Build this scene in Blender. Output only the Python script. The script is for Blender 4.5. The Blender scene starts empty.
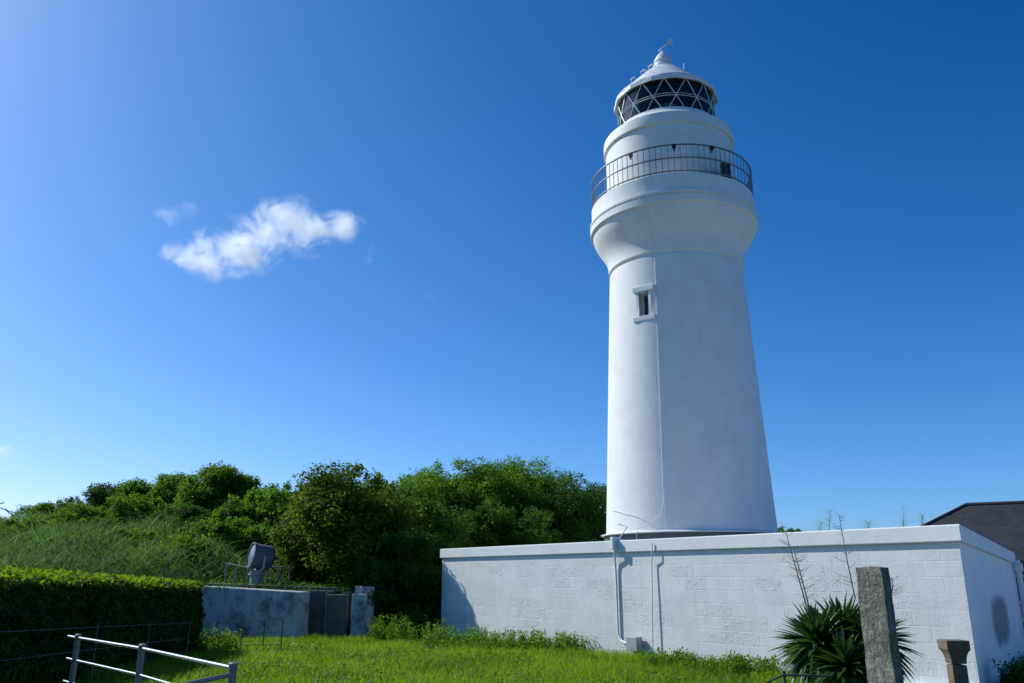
import bpy, bmesh, math, random
import numpy as np
from mathutils import Vector, Matrix

C = bpy.context.scene.collection
SC = bpy.context.scene
PI = math.pi
rng = np.random.default_rng(7)
random.seed(7)

# ------------------------------------------------------------------ camera
EYE = 1.65
FPX = 820.0
PITCH = math.radians(16.024)
cam = bpy.data.cameras.new("camera")
cam.sensor_width = 36.0
cam.lens = FPX / 1024 * 36
cam.clip_start = 0.05
cam.clip_end = 8000
cam_o = bpy.data.objects.new("camera", cam)
C.objects.link(cam_o)
cam_o.location = (0, 0, EYE)
cam_o.rotation_euler = (PI / 2 + PITCH, 0, 0)
SC.camera = cam_o

# ------------------------------------------------------------------ sky, sun, exposure
SUN_AZ = math.radians(-62)
SUN_EL = math.radians(39)
w = bpy.data.worlds.new("World")
SC.world = w
w.use_nodes = True
nt = w.node_tree
sky = nt.nodes.new("ShaderNodeTexSky")
sky.sky_type = 'NISHITA'
sky.sun_disc = False
sky.sun_elevation = SUN_EL
sky.sun_rotation = SUN_AZ
sky.air_density = 0.7
sky.dust_density = 0.72
sky.ozone_density = 4.0
sky.altitude = 0
bg = nt.nodes['Background']
bg.inputs['Strength'].default_value = 0.10
# colour response of the photograph's blue: a contrast curve per channel on the sky's own light
sep = nt.nodes.new("ShaderNodeSeparateColor")
com = nt.nodes.new("ShaderNodeCombineColor")
nt.links.new(sky.outputs[0], sep.inputs[0])
for ch, (k, gmm, off) in enumerate(((1.55, 1.50, 0.20), (1.36, 1.10, 0.30), (1.62, 1.06, 0.0))):
    src = sep.outputs[ch]
    for op, val in (('MULTIPLY', 0.1), ('MINIMUM', 1.6), ('POWER', gmm), ('MULTIPLY', 10 * k), ('SUBTRACT', off), ('MAXIMUM', 0.0)):
        nd = nt.nodes.new("ShaderNodeMath")
        nd.operation = op
        nt.links.new(src, nd.inputs[0])
        nd.inputs[1].default_value = val
        src = nd.outputs[0]
    nt.links.new(src, com.inputs[ch])
nt.links.new(com.outputs[0], bg.inputs['Color'])

sun = bpy.data.lights.new("sun", 'SUN')
sun.energy = 4.6
sun.angle = math.radians(0.53)
sun.color = (0.975, 1.0, 0.925)
sun_o = bpy.data.objects.new("sun", sun)
C.objects.link(sun_o)
SDIR = Vector((math.sin(SUN_AZ) * math.cos(SUN_EL), math.cos(SUN_AZ) * math.cos(SUN_EL), math.sin(SUN_EL)))
sun_o.rotation_euler = SDIR.to_track_quat('Z', 'Y').to_euler()
sun_o.location = SDIR * 60

SC.view_settings.view_transform = 'Standard'
SC.view_settings.look = 'None'
SC.view_settings.exposure = 0.0
SC.view_settings.gamma = 1.0
SC.view_settings.use_curve_mapping = False
SC.cycles.volume_bounces = 20
SC.cycles.max_bounces = 20
SC.cycles.transparent_max_bounces = 24

# ------------------------------------------------------------------ helpers
_c, _s = math.cos(PITCH), math.sin(PITCH)


def ray(x, y):
    u = (x - 512.0) / FPX
    v = -(y - 341.5) / FPX
    return Vector((u, _c - _s * v, _s + _c * v))


def at_y(x, y, Y):
    r = ray(x, y)
    return r * (Y / r.y) + Vector((0, 0, EYE))


def at_z(x, y, z):
    r = ray(x, y)
    return r * ((z - EYE) / r.z) + Vector((0, 0, EYE))


def on_plane(x, y, p0, n):
    r = ray(x, y)
    o = Vector((0, 0, EYE))
    return o + r * ((p0 - o).dot(n) / r.dot(n))


class MB:
    def __init__(self):
        self.v = []
        self.f = []

    def add(self, vs, fs):
        k = len(self.v)
        self.v += [tuple(p) for p in vs]
        self.f += [tuple(i + k for i in f) for f in fs]
        return self

    def box(self, c, s, rz=0.0, M=None):
        hx, hy, hz = s[0] / 2, s[1] / 2, s[2] / 2
        R = Matrix.Rotation(rz, 3, 'Z') if M is None else M
        c = Vector(c)
        vs = [c + R @ Vector((x, y, z)) for z in (-hz, hz) for (x, y) in ((-hx, -hy), (hx, -hy), (hx, hy), (-hx, hy))]
        return self.add(vs, [(0, 3, 2, 1), (4, 5, 6, 7), (0, 1, 5, 4), (1, 2, 6, 5), (2, 3, 7, 6), (3, 0, 4, 7)])

    def prism(self, poly, z0, z1):
        n = len(poly)
        vs = [(x, y, z0) for x, y in poly] + [(x, y, z1) for x, y in poly]
        fs = [tuple(range(n - 1, -1, -1)), tuple(range(n, 2 * n))]
        fs += [(i, (i + 1) % n, n + (i + 1) % n, n + i) for i in range(n)]
        return self.add(vs, fs)

    def tube(self, pts, r, n=8, cap=True):
        pts = [Vector(p) for p in pts]
        rs = r if isinstance(r, (list, tuple)) else [r] * len(pts)
        vs, fs = [], []
        up = None
        for i, p in enumerate(pts):
            d = (pts[min(i + 1, len(pts) - 1)] - pts[max(i - 1, 0)]).normalized()
            if up is None:
                up = Vector((0, 0, 1)) if abs(d.z) < 0.9 else Vector((1, 0, 0))
            a = d.cross(up)
            if a.length < 1e-5:
                a = d.orthogonal()
            a.normalize()
            b = a.cross(d).normalized()
            up = b
            for k in range(n):
                t = 2 * PI * k / n
                vs.append(p + (a * math.cos(t) + b * math.sin(t)) * rs[i])
        for i in range(len(pts) - 1):
            for k in range(n):
                k2 = (k + 1) % n
                fs.append((i * n + k, i * n + k2, (i + 1) * n + k2, (i + 1) * n + k))
        if cap:
            fs.append(tuple(range(n - 1, -1, -1)))
            m = (len(pts) - 1) * n
            fs.append(tuple(m + k for k in range(n)))
        return self.add(vs, fs)

    def lathe(self, prof, n=96, c=(0, 0), a0=0.0, caps=True):
        vs, fs = [], []
        for r, z in prof:
            for k in range(n):
                t = a0 + 2 * PI * k / n
                vs.append((c[0] + r * math.cos(t), c[1] + r * math.sin(t), z))
        for i in range(len(prof) - 1):
            for k in range(n):
                k2 = (k + 1) % n
                fs.append((i * n + k, i * n + k2, (i + 1) * n + k2, (i + 1) * n + k))
        if caps:
            fs.append(tuple(range(n - 1, -1, -1)))
            m = (len(prof) - 1) * n
            fs.append(tuple(m + k for k in range(n)))
        return self.add(vs, fs)

    def build(self, name, mat, parent=None, smooth=None, bevel=None, loc=None):
        me = bpy.data.meshes.new(name)
        me.from_pydata(self.v, [], self.f)
        me.materials.append(mat)
        bm = bmesh.new()
        bm.from_mesh(me)
        bmesh.ops.recalc_face_normals(bm, faces=bm.faces)
        bm.to_mesh(me)
        bm.free()
        if smooth is not None:
            for p in me.polygons:
                p.use_smooth = True
            me.set_sharp_from_angle(angle=math.radians(smooth))
        o = bpy.data.objects.new(name, me)
        C.objects.link(o)
        if parent:
            o.parent = parent
        if loc is not None:
            o.location = loc
        if bevel:
            b = o.modifiers.new("bevel", 'BEVEL')
            b.width = bevel
            b.segments = 2
            b.limit_method = 'ANGLE'
        return o


def tag(o, label=None, cat=None, group=None, kind=None):
    if label:
        o["label"] = label
    if cat:
        o["category"] = cat
    if group:
        o["group"] = group
    if kind:
        o["kind"] = kind
    return o


def empty(name, loc=(0, 0, 0), rz=0.0, label=None, cat=None, group=None):
    o = bpy.data.objects.new(name, None)
    o.empty_display_size = 0.3
    C.objects.link(o)
    o.location = loc
    o.rotation_euler = (0, 0, rz)
    return tag(o, label, cat, group)


def copy_tree(o, parent=None):
    c = o.copy()
    C.objects.link(c)
    if parent:
        c.parent = parent
    for ch in list(o.children):
        copy_tree(ch, c)
    return c


def fast_mesh(name, verts, faces_n, k, mat, parent=None, smooth=False, rnd=None):
    """verts: (N,3) array; faces: array (F,k) of indices."""
    me = bpy.data.meshes.new(name)
    me.vertices.add(len(verts))
    me.vertices.foreach_set("co", np.ascontiguousarray(verts, dtype=np.float32).ravel())
    F = len(faces_n)
    me.loops.add(F * k)
    me.loops.foreach_set("vertex_index", np.ascontiguousarray(faces_n, dtype=np.int32).ravel())
    me.polygons.add(F)
    me.polygons.foreach_set("loop_start", np.arange(0, F * k, k, dtype=np.int32))
    me.polygons.foreach_set("loop_total", np.full(F, k, dtype=np.int32))
    if smooth:
        me.polygons.foreach_set("use_smooth", np.ones(F, dtype=bool))
    me.update(calc_edges=True)
    if rnd is not None:
        at = me.attributes.new("rnd", 'FLOAT', 'FACE')
        at.data.foreach_set("value", np.ascontiguousarray(rnd, dtype=np.float32))
    me.materials.append(mat)
    o = bpy.data.objects.new(name, me)
    C.objects.link(o)
    if parent:
        o.parent = parent
    return o


# ------------------------------------------------------------------ materials
def new_mat(name):
    m = bpy.data.materials.new(name)
    m.use_nodes = True
    t = m.node_tree
    b = t.nodes["Principled BSDF"]
    return m, t, b


def N(t, typ, **kw):
    n = t.nodes.new(typ)
    for k, v in kw.items():
        if hasattr(n, k):
            setattr(n, k, v)
        else:
            n.inputs[k.replace('_', ' ')].default_value = v
    return n


def noise(t, scale, detail=6, rough=0.6, coord='Object', stretch=None):
    tc = N(t, 'ShaderNodeTexCoord')
    src = tc.outputs[coord]
    if stretch:
        mp = N(t, 'ShaderNodeMapping')
        mp.inputs['Scale'].default_value = stretch
        t.links.new(src, mp.inputs['Vector'])
        src = mp.outputs[0]
    n = N(t, 'ShaderNodeTexNoise')
    n.inputs['Scale'].default_value = scale
    n.inputs['Detail'].default_value = detail
    n.inputs['Roughness'].default_value = rough
    t.links.new(src, n.inputs['Vector'])
    return n


def ramp(t, src, stops):
    r = N(t, 'ShaderNodeValToRGB')
    e = r.color_ramp.elements
    while len(e) < len(stops):
        e.new(0.5)
    for i, (p, c) in enumerate(stops):
        e[i].position = p
        e[i].color = (*c, 1) if len(c) == 3 else c
    t.links.new(src, r.inputs[0])
    return r


def mixc(t, fac, a, b, mode='MIX'):
    m = N(t, 'ShaderNodeMix', data_type='RGBA', blend_type=mode)
    for i, v in ((0, fac), (6, a), (7, b)):
        if isinstance(v, (int, float)):
            m.inputs[i].default_value = v
        elif isinstance(v, tuple):
            m.inputs[i].default_value = (*v, 1)
        else:
            t.links.new(v, m.inputs[i])
    return m.outputs[2]


def math_n(t, op, a, b=None, c=None, clamp=False):
    m = N(t, 'ShaderNodeMath', operation=op, use_clamp=clamp)
    for i, v in enumerate((a, b, c)):
        if v is None:
            continue
        if isinstance(v, (int, float)):
            m.inputs[i].default_value = v
        else:
            t.links.new(v, m.inputs[i])
    return m.outputs[0]


def bump(t, b, h, strength=0.3, dist=0.02):
    n = N(t, 'ShaderNodeBump')
    n.inputs['Strength'].default_value = strength
    n.inputs['Distance'].default_value = dist
    t.links.new(h, n.inputs['Height'])
    t.links.new(n.outputs[0], b.inputs['Normal'])


def simple(name, col, rough=0.6, metal=0.0, var=0.25, scale=6.0, bmp=0.15, bscale=40.0, bdist=0.01):
    m, t, b = new_mat(name)
    n = noise(t, scale)
    lo = tuple(max(0, c * (1 - var)) for c in col)
    hi = tuple(min(1, c * (1 + var)) for c in col)
    r = ramp(t, n.outputs[0], [(0.3, lo), (0.7, hi)])
    t.links.new(r.outputs[0], b.inputs['Base Color'])
    b.inputs['Roughness'].default_value = rough
    b.inputs['Metallic'].default_value = metal
    if bmp:
        n2 = noise(t, bscale, 4)
        bump(t, b, n2.outputs[0], bmp, bdist)
    return m


def mat_white(name, streak=True, base=(0.80, 0.80, 0.78), courses=0.0):
    """white masonry paint: faint patches, rain streaks, brushed plaster relief"""
    m, t, b = new_mat(name)
    n1 = noise(t, 1.2, 8, 0.65)
    d = tuple(c * 0.90 for c in base)
    col = ramp(t, n1.outputs[0], [(0.32, d), (0.62, base)]).outputs[0]
    if streak:
        n2 = noise(t, 2.2, 6, 0.6, stretch=(3.0, 3.0, 0.22))
        k = ramp(t, n2.outputs[0], [(0.50, (0, 0, 0)), (0.78, (0.22, 0.22, 0.22))])
        col = mixc(t, k.outputs[0], col, (0.58, 0.59, 0.56))
    t.links.new(col, b.inputs['Base Color'])
    b.inputs['Roughness'].default_value = 0.6
    b.inputs['Specular IOR Level'].default_value = 0.25
    a = noise(t, 9, 6, 0.6)
    c2 = noise(t, 60, 3, 0.5)
    h = math_n(t, 'ADD', math_n(t, 'MULTIPLY', a.outputs[0], 1.0), math_n(t, 'MULTIPLY', c2.outputs[0], 0.25))
    if courses:
        tc = N(t, 'ShaderNodeTexCoord')
        wv = N(t, 'ShaderNodeSeparateXYZ')
        t.links.new(tc.outputs['Object'], wv.inputs[0])
        fr = math_n(t, 'FRACT', math_n(t, 'MULTIPLY', wv.outputs[2], courses))
        ln = math_n(t, 'LESS_THAN', fr, 0.03)
        h = math_n(t, 'SUBTRACT', h, math_n(t, 'MULTIPLY', ln, 0.35))
    bump(t, b, h, 0.16, 0.03)
    return m


def mat_block():
    """painted concrete-block wall; X along the wall, Z up, in the wall's own frame"""
    m, t, b = new_mat("painted_block")
    tc = N(t, 'ShaderNodeTexCoord')
    sx = N(t, 'ShaderNodeSeparateXYZ')
    t.links.new(tc.outputs['Object'], sx.inputs[0])
    cx = N(t, 'ShaderNodeCombineXYZ')
    t.links.new(sx.outputs[0], cx.inputs[0])
    t.links.new(sx.outputs[2], cx.inputs[1])
    wob = noise(t, 3.0, 3)
    wv = N(t, 'ShaderNodeVectorMath', operation='SCALE')
    sub = N(t, 'ShaderNodeVectorMath', operation='SUBTRACT')
    sub.inputs[1].default_value = (0.5, 0.5, 0.5)
    t.links.new(wob.outputs['Color'], sub.inputs[0])
    t.links.new(sub.outputs[0], wv.inputs[0])
    wv.inputs['Scale'].default_value = 0.02
    ad = N(t, 'ShaderNodeVectorMath', operation='ADD')
    t.links.new(cx.outputs[0], ad.inputs[0])
    t.links.new(wv.outputs[0], ad.inputs[1])
    br = N(t, 'ShaderNodeTexBrick')
    br.inputs['Scale'].default_value = 1.0
    br.inputs['Brick Width'].default_value = 0.56
    br.inputs['Row Height'].default_value = 0.235
    br.inputs['Mortar Size'].default_value = 0.011
    br.inputs['Mortar Smooth'].default_value = 0.5
    br.inputs['Color1'].default_value = (1, 1, 1, 1)
    br.inputs['Color2'].default_value = (0.93, 0.93, 0.93, 1)
    br.inputs['Mortar'].default_value = (1, 1, 1, 1)
    t.links.new(ad.outputs[0], br.inputs['Vector'])
    n1 = noise(t, 1.1, 8, 0.65)
    base = ramp(t, n1.outputs[0], [(0.30, (0.66, 0.67, 0.66)), (0.6, (0.78, 0.78, 0.77))]).outputs[0]
    base = mixc(t, 1.0, base, br.outputs['Color'], 'MULTIPLY')
    n2 = noise(t, 2.0, 6, 0.6, stretch=(3.0, 3.0, 0.25))
    k = ramp(t, n2.outputs[0], [(0.52, (0, 0, 0)), (0.8, (0.4, 0.4, 0.4))])
    base = mixc(t, k.outputs[0], base, (0.5, 0.52, 0.5))
    t.links.new(base, b.inputs['Base Color'])
    b.inputs['Roughness'].default_value = 0.65
    b.inputs['Specular IOR Level'].default_value = 0.25
    patch = noise(t, 0.9, 3)
    pk = ramp(t, patch.outputs[0], [(0.40, (0.15, 0.15, 0.15)), (0.62, (1, 1, 1))])
    mort = math_n(t, 'MULTIPLY', br.outputs['Fac'], pk.outputs[0])
    # spalled chips along the joints
    chip = noise(t, 16, 4, 0.7)
    ck = ramp(t, chip.outputs[0], [(0.60, (0, 0, 0)), (0.66, (1, 1, 1))])
    near = N(t, 'ShaderNodeTexBrick')
    for key, v in (('Scale', 1.0), ('Brick Width', 0.56), ('Row Height', 0.235), ('Mortar Size', 0.035), ('Mortar Smooth', 0.9)):
        near.inputs[key].default_value = v
    t.links.new(ad.outputs[0], near.inputs['Vector'])
    pk2 = ramp(t, noise(t, 0.7, 2).outputs[0], [(0.40, (0, 0, 0)), (0.50, (1, 1, 1))])
    cc = math_n(t, 'MULTIPLY', math_n(t, 'MULTIPLY', near.outputs['Fac'], ck.outputs[0]), pk2.outputs[0])
    rel = N(t, 'ShaderNodeTexBrick')
    for key, v in (('Scale', 1.0), ('Brick Width', 0.56), ('Row Height', 0.235), ('Mortar Size', 0.011), ('Mortar Smooth', 1.0)):
        rel.inputs[key].default_value = v
    rel.inputs['Color1'].default_value = (0, 0, 0, 1)
    rel.inputs['Color2'].default_value = (1, 1, 1, 1)
    rel.inputs['Mortar'].default_value = (0.4, 0.4, 0.4, 1)
    t.links.new(ad.outputs[0], rel.inputs['Vector'])
    proud = ramp(t, rel.outputs['Color'], [(0.70, (0, 0, 0)), (0.80, (1, 1, 1))]).outputs[0]
    scab = ramp(t, noise(t, 9, 5, 0.7, stretch=(1, 1, 1.6)).outputs[0], [(0.52, (0, 0, 0)), (0.60, (1, 1, 1))]).outputs[0]
    fine = noise(t, 22, 6, 0.65)
    big = noise(t, 2.5, 3, 0.5)
    h = math_n(t, 'MULTIPLY', fine.outputs[0], 0.40)
    h = math_n(t, 'ADD', h, math_n(t, 'MULTIPLY', big.outputs[0], 0.6))
    h = math_n(t, 'SUBTRACT', h, math_n(t, 'MULTIPLY', mort, 0.18))
    h = math_n(t, 'SUBTRACT', h, math_n(t, 'MULTIPLY', cc, 1.4))
    h = math_n(t, 'ADD', h, math_n(t, 'MULTIPLY', math_n(t, 'MULTIPLY', proud, scab), 0.45))
    bump(t, b, h, 0.45, 0.025)
    return m


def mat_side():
    """the shaded end wall: white paint with a dark blotch with soft edges"""
    m, t, b = new_mat("blotched_white")
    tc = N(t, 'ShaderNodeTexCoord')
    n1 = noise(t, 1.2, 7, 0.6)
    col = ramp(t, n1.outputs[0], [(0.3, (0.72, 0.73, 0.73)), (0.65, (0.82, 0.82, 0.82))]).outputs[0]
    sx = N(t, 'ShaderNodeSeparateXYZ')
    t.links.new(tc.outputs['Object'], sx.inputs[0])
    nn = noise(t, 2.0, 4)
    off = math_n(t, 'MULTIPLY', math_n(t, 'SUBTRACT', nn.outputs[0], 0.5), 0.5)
    dx = math_n(t, 'ADD', math_n(t, 'DIVIDE', math_n(t, 'SUBTRACT', sx.outputs[0], BLOTCH[0]), BLOTCH[2]), off)
    dz = math_n(t, 'ADD', math_n(t, 'DIVIDE', math_n(t, 'SUBTRACT', sx.outputs[2], BLOTCH[1]), BLOTCH[3]), off)
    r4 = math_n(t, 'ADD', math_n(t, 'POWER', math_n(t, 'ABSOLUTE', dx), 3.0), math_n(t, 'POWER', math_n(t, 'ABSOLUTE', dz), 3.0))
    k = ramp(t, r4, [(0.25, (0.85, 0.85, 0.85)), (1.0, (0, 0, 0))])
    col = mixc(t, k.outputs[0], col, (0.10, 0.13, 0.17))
    t.links.new(col, b.inputs['Base Color'])
    b.inputs['Roughness'].default_value = 0.6
    bump(t, b, noise(t, 14, 5).outputs[0], 0.3, 0.02)
    return m


def mat_leaf(name, dark, light, trans=0.35, rough=0.5, spec=0.35, tcol=None, patch=0.8):
    """leaf: per-face random tint, patches of lighter growth, light through the blade"""
    m, t, b = new_mat(name)
    at = N(t, 'ShaderNodeAttribute', attribute_name="rnd")
    n = noise(t, patch, 4, 0.6)
    mid = math_n(t, 'ADD', math_n(t, 'MULTIPLY', at.outputs['Fac'], 0.50), math_n(t, 'MULTIPLY', math_n(t, 'SUBTRACT', math_n(t, 'MULTIPLY', n.outputs[0], 2.0), 0.5, None, True), 0.55))
    r = ramp(t, mid, [(0.25, dark), (0.80, light)])
    t.links.new(r.outputs[0], b.inputs['Base Color'])
    b.inputs['Roughness'].default_value = rough
    b.inputs['Specular IOR Level'].default_value = spec
    tr = N(t, 'ShaderNodeBsdfTranslucent')
    tc_ = mixc(t, 1.0, r.outputs[0], tcol or (1.9, 2.1, 0.7), 'MULTIPLY')
    t.links.new(tc_, tr.inputs['Color'])
    mx = N(t, 'ShaderNodeMixShader')
    mx.inputs[0].default_value = trans
    t.links.new(b.outputs[0], mx.inputs[1])
    t.links.new(tr.outputs[0], mx.inputs[2])
    t.links.new(mx.outputs[0], t.nodes['Material Output'].inputs['Surface'])
    return m


M_tower = mat_white("white_tower_paint", True)
M_trim = mat_white("white_trim_paint", False, (0.78, 0.79, 0.78))
M_block = mat_block()
M_roofslab = simple("roof_slab", (0.45, 0.45, 0.43), 0.8)
M_rail = simple("galvanised_grey", (0.18, 0.19, 0.20), 0.5, 0.35, 0.2, 20, 0.05)
M_pipe = simple("bright_steel_pipe", (0.55, 0.57, 0.6), 0.35, 0.85, 0.15, 15, 0.05)
M_post = simple("painted_grey_post", (0.19, 0.195, 0.19), 0.5, 0.5, 0.25, 15, 0.1)
M_dark = simple("black_iron", (0.02, 0.02, 0.022), 0.5, 0.3)
M_box = simple("grey_box", (0.40, 0.42, 0.43), 0.5, 0.1, 0.1, 10, 0.05)
M_wpipe = simple("white_pipe", (0.72, 0.73, 0.73), 0.45, 0.0, 0.1, 10, 0.05)
M_astragal = simple("white_astragal", (0.66, 0.69, 0.70), 0.4, 0.1, 0.08, 10, 0.03)
M_lantern_in = simple("lantern_interior", (0.03, 0.032, 0.035), 0.8)
M_housing = simple("housing_grey", (0.13, 0.15, 0.165), 0.55, 0.2, 0.25, 5, 0.1)
M_pedestal = simple("pedestal_concrete", (0.32, 0.33, 0.32), 0.85)
M_bark = simple("bark", (0.07, 0.055, 0.04), 0.9, 0, 0.4, 8, 0.6, 20, 0.03)
M_brownwall = simple("ochre_wall", (0.34, 0.19, 0.10), 0.8)
M_brick_edge = simple("red_brown_edging", (0.22, 0.10, 0.07), 0.8)
M_winframe = simple("white_window_frame", (0.75, 0.75, 0.75), 0.4)
M_stalk = simple("dry_stalk", (0.32, 0.27, 0.21), 0.85)
M_wood = simple("weathered_brown_stone", (0.15, 0.105, 0.07), 0.85, 0, 0.35, 9, 0.5, 50, 0.01)


def mat_granite():
    m, t, b = new_mat("rough_granite")
    n1 = noise(t, 7, 8, 0.75)
    n2 = noise(t, 70, 3, 0.7)
    c1 = ramp(t, n1.outputs[0], [(0.32, (0.09, 0.085, 0.065)), (0.5, (0.25, 0.235, 0.19)), (0.68, (0.46, 0.44, 0.365))]).outputs[0]
    c2 = ramp(t, n2.outputs[0], [(0.30, (0.65, 0.65, 0.65)), (0.70, (1.2, 1.2, 1.2))]).outputs[0]
    t.links.new(mixc(t, 1.0, c1, c2, 'MULTIPLY'), b.inputs['Base Color'])
    b.inputs['Roughness'].default_value = 0.9
    pit = noise(t, 16, 5, 0.65)
    h = math_n(t, 'ADD', math_n(t, 'ADD', n1.outputs[0], math_n(t, 'MULTIPLY', pit.outputs[0], 0.8)), math_n(t, 'MULTIPLY', n2.outputs[0], 0.15))
    bump(t, b, h, 1.0, 0.05)
    return m


M_granite = mat_granite()


def mat_old_concrete(name="old_whitewash"):
    m, t, b = new_mat(name)
    n1 = noise(t, 1.5, 9, 0.72)
    n2 = noise(t, 3.0, 8, 0.75, stretch=(1.6, 1.6, 0.8))
    a = ramp(t, n1.outputs[0], [(0.38, (0.16, 0.17, 0.17)), (0.50, (0.46, 0.48, 0.47))]).outputs[0]
    k = ramp(t, n2.outputs[0], [(0.50, (0, 0, 0)), (0.66, (0.6, 0.6, 0.6))]).outputs[0]
    t.links.new(mixc(t, k, a, (0.13, 0.14, 0.13)), b.inputs['Base Color'])
    b.inputs['Roughness'].default_value = 0.9
    bump(t, b, n1.outputs[0], 0.5, 0.04)
    return m


M_old = mat_old_concrete()
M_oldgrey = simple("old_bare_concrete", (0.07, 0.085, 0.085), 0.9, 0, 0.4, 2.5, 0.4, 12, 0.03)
M_oldbrown = simple("old_brown_board", (0.13, 0.12, 0.085), 0.9, 0, 0.3, 3, 0.3, 12, 0.02)
M_paint_faint = simple("faded_blue_paint", (0.12, 0.17, 0.22), 0.9, 0, 0.3, 8)


def mat_glass():
    m, t, b = new_mat("lantern_glass")
    tr = N(t, 'ShaderNodeBsdfTransparent')
    tr.inputs['Color'].default_value = (0.72, 0.80, 0.82, 1)
    gl = N(t, 'ShaderNodeBsdfGlossy')
    gl.inputs['Roughness'].default_value = 0.03
    fr = N(t, 'ShaderNodeFresnel')
    fr.inputs['IOR'].default_value = 1.5
    mx = N(t, 'ShaderNodeMixShader')
    t.links.new(fr.outputs[0], mx.inputs[0])
    t.links.new(tr.outputs[0], mx.inputs[1])
    t.links.new(gl.outputs[0], mx.inputs[2])
    t.links.new(mx.outputs[0], t.nodes['Material Output'].inputs['Surface'])
    return m


M_glass = mat_glass()


def mat_lens():
    m, t, b = new_mat("lens_glass")
    b.inputs['Base Color'].default_value = (0.25, 0.32, 0.34, 1)
    b.inputs['Roughness'].default_value = 0.08
    b.inputs['Specular IOR Level'].default_value = 0.9
    tc = N(t, 'ShaderNodeTexCoord')
    sx = N(t, 'ShaderNodeSeparateXYZ')
    t.links.new(tc.outputs['Object'], sx.inputs[0])
    bump(t, b, math_n(t, 'FRACT', math_n(t, 'MULTIPLY', sx.outputs[2], 14.0)), 0.6, 0.02)
    return m


M_lens = mat_lens()


def mat_rooftile():
    m, t, b = new_mat("dark_roof_tile")
    tc = N(t, 'ShaderNodeTexCoord')
    wv = N(t, 'ShaderNodeTexBrick')
    for key, v in (('Scale', 1.0), ('Brick Width', 0.30), ('Row Height', 0.22), ('Mortar Size', 0.02), ('Mortar Smooth', 0.6)):
        wv.inputs[key].default_value = v
    wv.inputs['Color1'].default_value = (0.024, 0.027, 0.030, 1)
    wv.inputs['Color2'].default_value = (0.035, 0.039, 0.043, 1)
    wv.inputs['Mortar'].default_value = (0.015, 0.015, 0.016, 1)
    t.links.new(tc.outputs['Object'], wv.inputs['Vector'])
    n = noise(t, 1.3, 6)
    k = ramp(t, n.outputs[0], [(0.3, (0.7, 0.7, 0.7)), (0.7, (1.25, 1.2, 1.2))]).outputs[0]
    t.links.new(mixc(t, 1.0, wv.outputs['Color'], k, 'MULTIPLY'), b.inputs['Base Color'])
    b.inputs['Roughness'].default_value = 0.65
    bump(t, b, math_n(t, 'SUBTRACT', 1.0, wv.outputs['Fac']), 0.6, 0.03)
    return m


M_rooftile = mat_rooftile()


def mat_ground():
    m, t, b = new_mat("meadow_soil")
    n1 = noise(t, 0.35, 8, 0.65)
    n2 = noise(t, 14, 5, 0.7)
    a = ramp(t, n1.outputs[0], [(0.35, (0.030, 0.055, 0.012)), (0.65, (0.065, 0.105, 0.022))]).outputs[0]
    k = ramp(t, n2.outputs[0], [(0.3, (0.5, 0.5, 0.5)), (0.7, (1.3, 1.3, 1.2))]).outputs[0]
    t.links.new(mixc(t, 1.0, a, k, 'MULTIPLY'), b.inputs['Base Color'])
    b.inputs['Roughness'].default_value = 0.95
    bump(t, b, n2.outputs[0], 0.7, 0.06)
    return m


M_ground = mat_ground()
M_grass = mat_leaf("grass_blade", (0.090, 0.150, 0.012), (0.20, 0.305, 0.022), 0.55, 0.5, 0.3, (1.6, 1.75, 0.5), 0.5)
M_weed = mat_leaf("weed_leaf", (0.075, 0.15, 0.016), (0.15, 0.26, 0.03), 0.5, 0.5, 0.3, (1.6, 1.75, 0.5), 1.5)
M_shoot = mat_leaf("sunlit_shoot", (0.08, 0.14, 0.012), (0.15, 0.22, 0.016), 0.5, 0.65, 0.15, (1.7, 1.8, 0.5), 1.5)  # brighter than the hedge leaf: the sunlit top put into the colour
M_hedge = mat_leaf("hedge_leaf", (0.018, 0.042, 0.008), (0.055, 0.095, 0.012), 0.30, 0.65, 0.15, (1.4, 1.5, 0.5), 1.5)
M_reed = mat_leaf("reed_blade", (0.045, 0.100, 0.030), (0.16, 0.24, 0.085), 0.45, 0.65, 0.12, (1.2, 1.4, 0.6), 0.35)
M_treeA = mat_leaf("leaf_mid_green", (0.045, 0.100, 0.012), (0.120, 0.210, 0.030), 0.48, 0.7, 0.12, None, 0.5)
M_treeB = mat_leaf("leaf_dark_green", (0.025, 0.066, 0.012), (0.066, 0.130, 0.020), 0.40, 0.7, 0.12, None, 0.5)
M_treeC = mat_leaf("leaf_olive", (0.046, 0.080, 0.010), (0.118, 0.155, 0.018), 0.40, 0.7, 0.12, None, 0.7)
M_sword = mat_leaf("sword_leaf", (0.030, 0.075, 0.020), (0.075, 0.14, 0.042), 0.15, 0.38, 0.5, None, 2.0)

# ------------------------------------------------------------------ ground and hill
BL = at_z(440, 549, 2.4)      # annex corners on the ground plan
BR = at_z(960, 524, 2.4)
BR2 = at_z(1014.5, 552.5, 2.4)
for p in (BL, BR, BR2):
    p.z = 0
BR2 = at_y(1014.5, 552.5, 19.2)
Z2 = BR2.z
BR2.z = 0
BL2 = BL + Vector((9.38, 14.4, 0))
C3 = Vector((BR2.x * 1.75 - 0.6, BR2.y * 1.75, 0))


def smooth01(t):
    t = np.clip(t, 0, 1)
    return t * t * (3 - 2 * t)


_d = (BL2 - BL).normalized()


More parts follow.
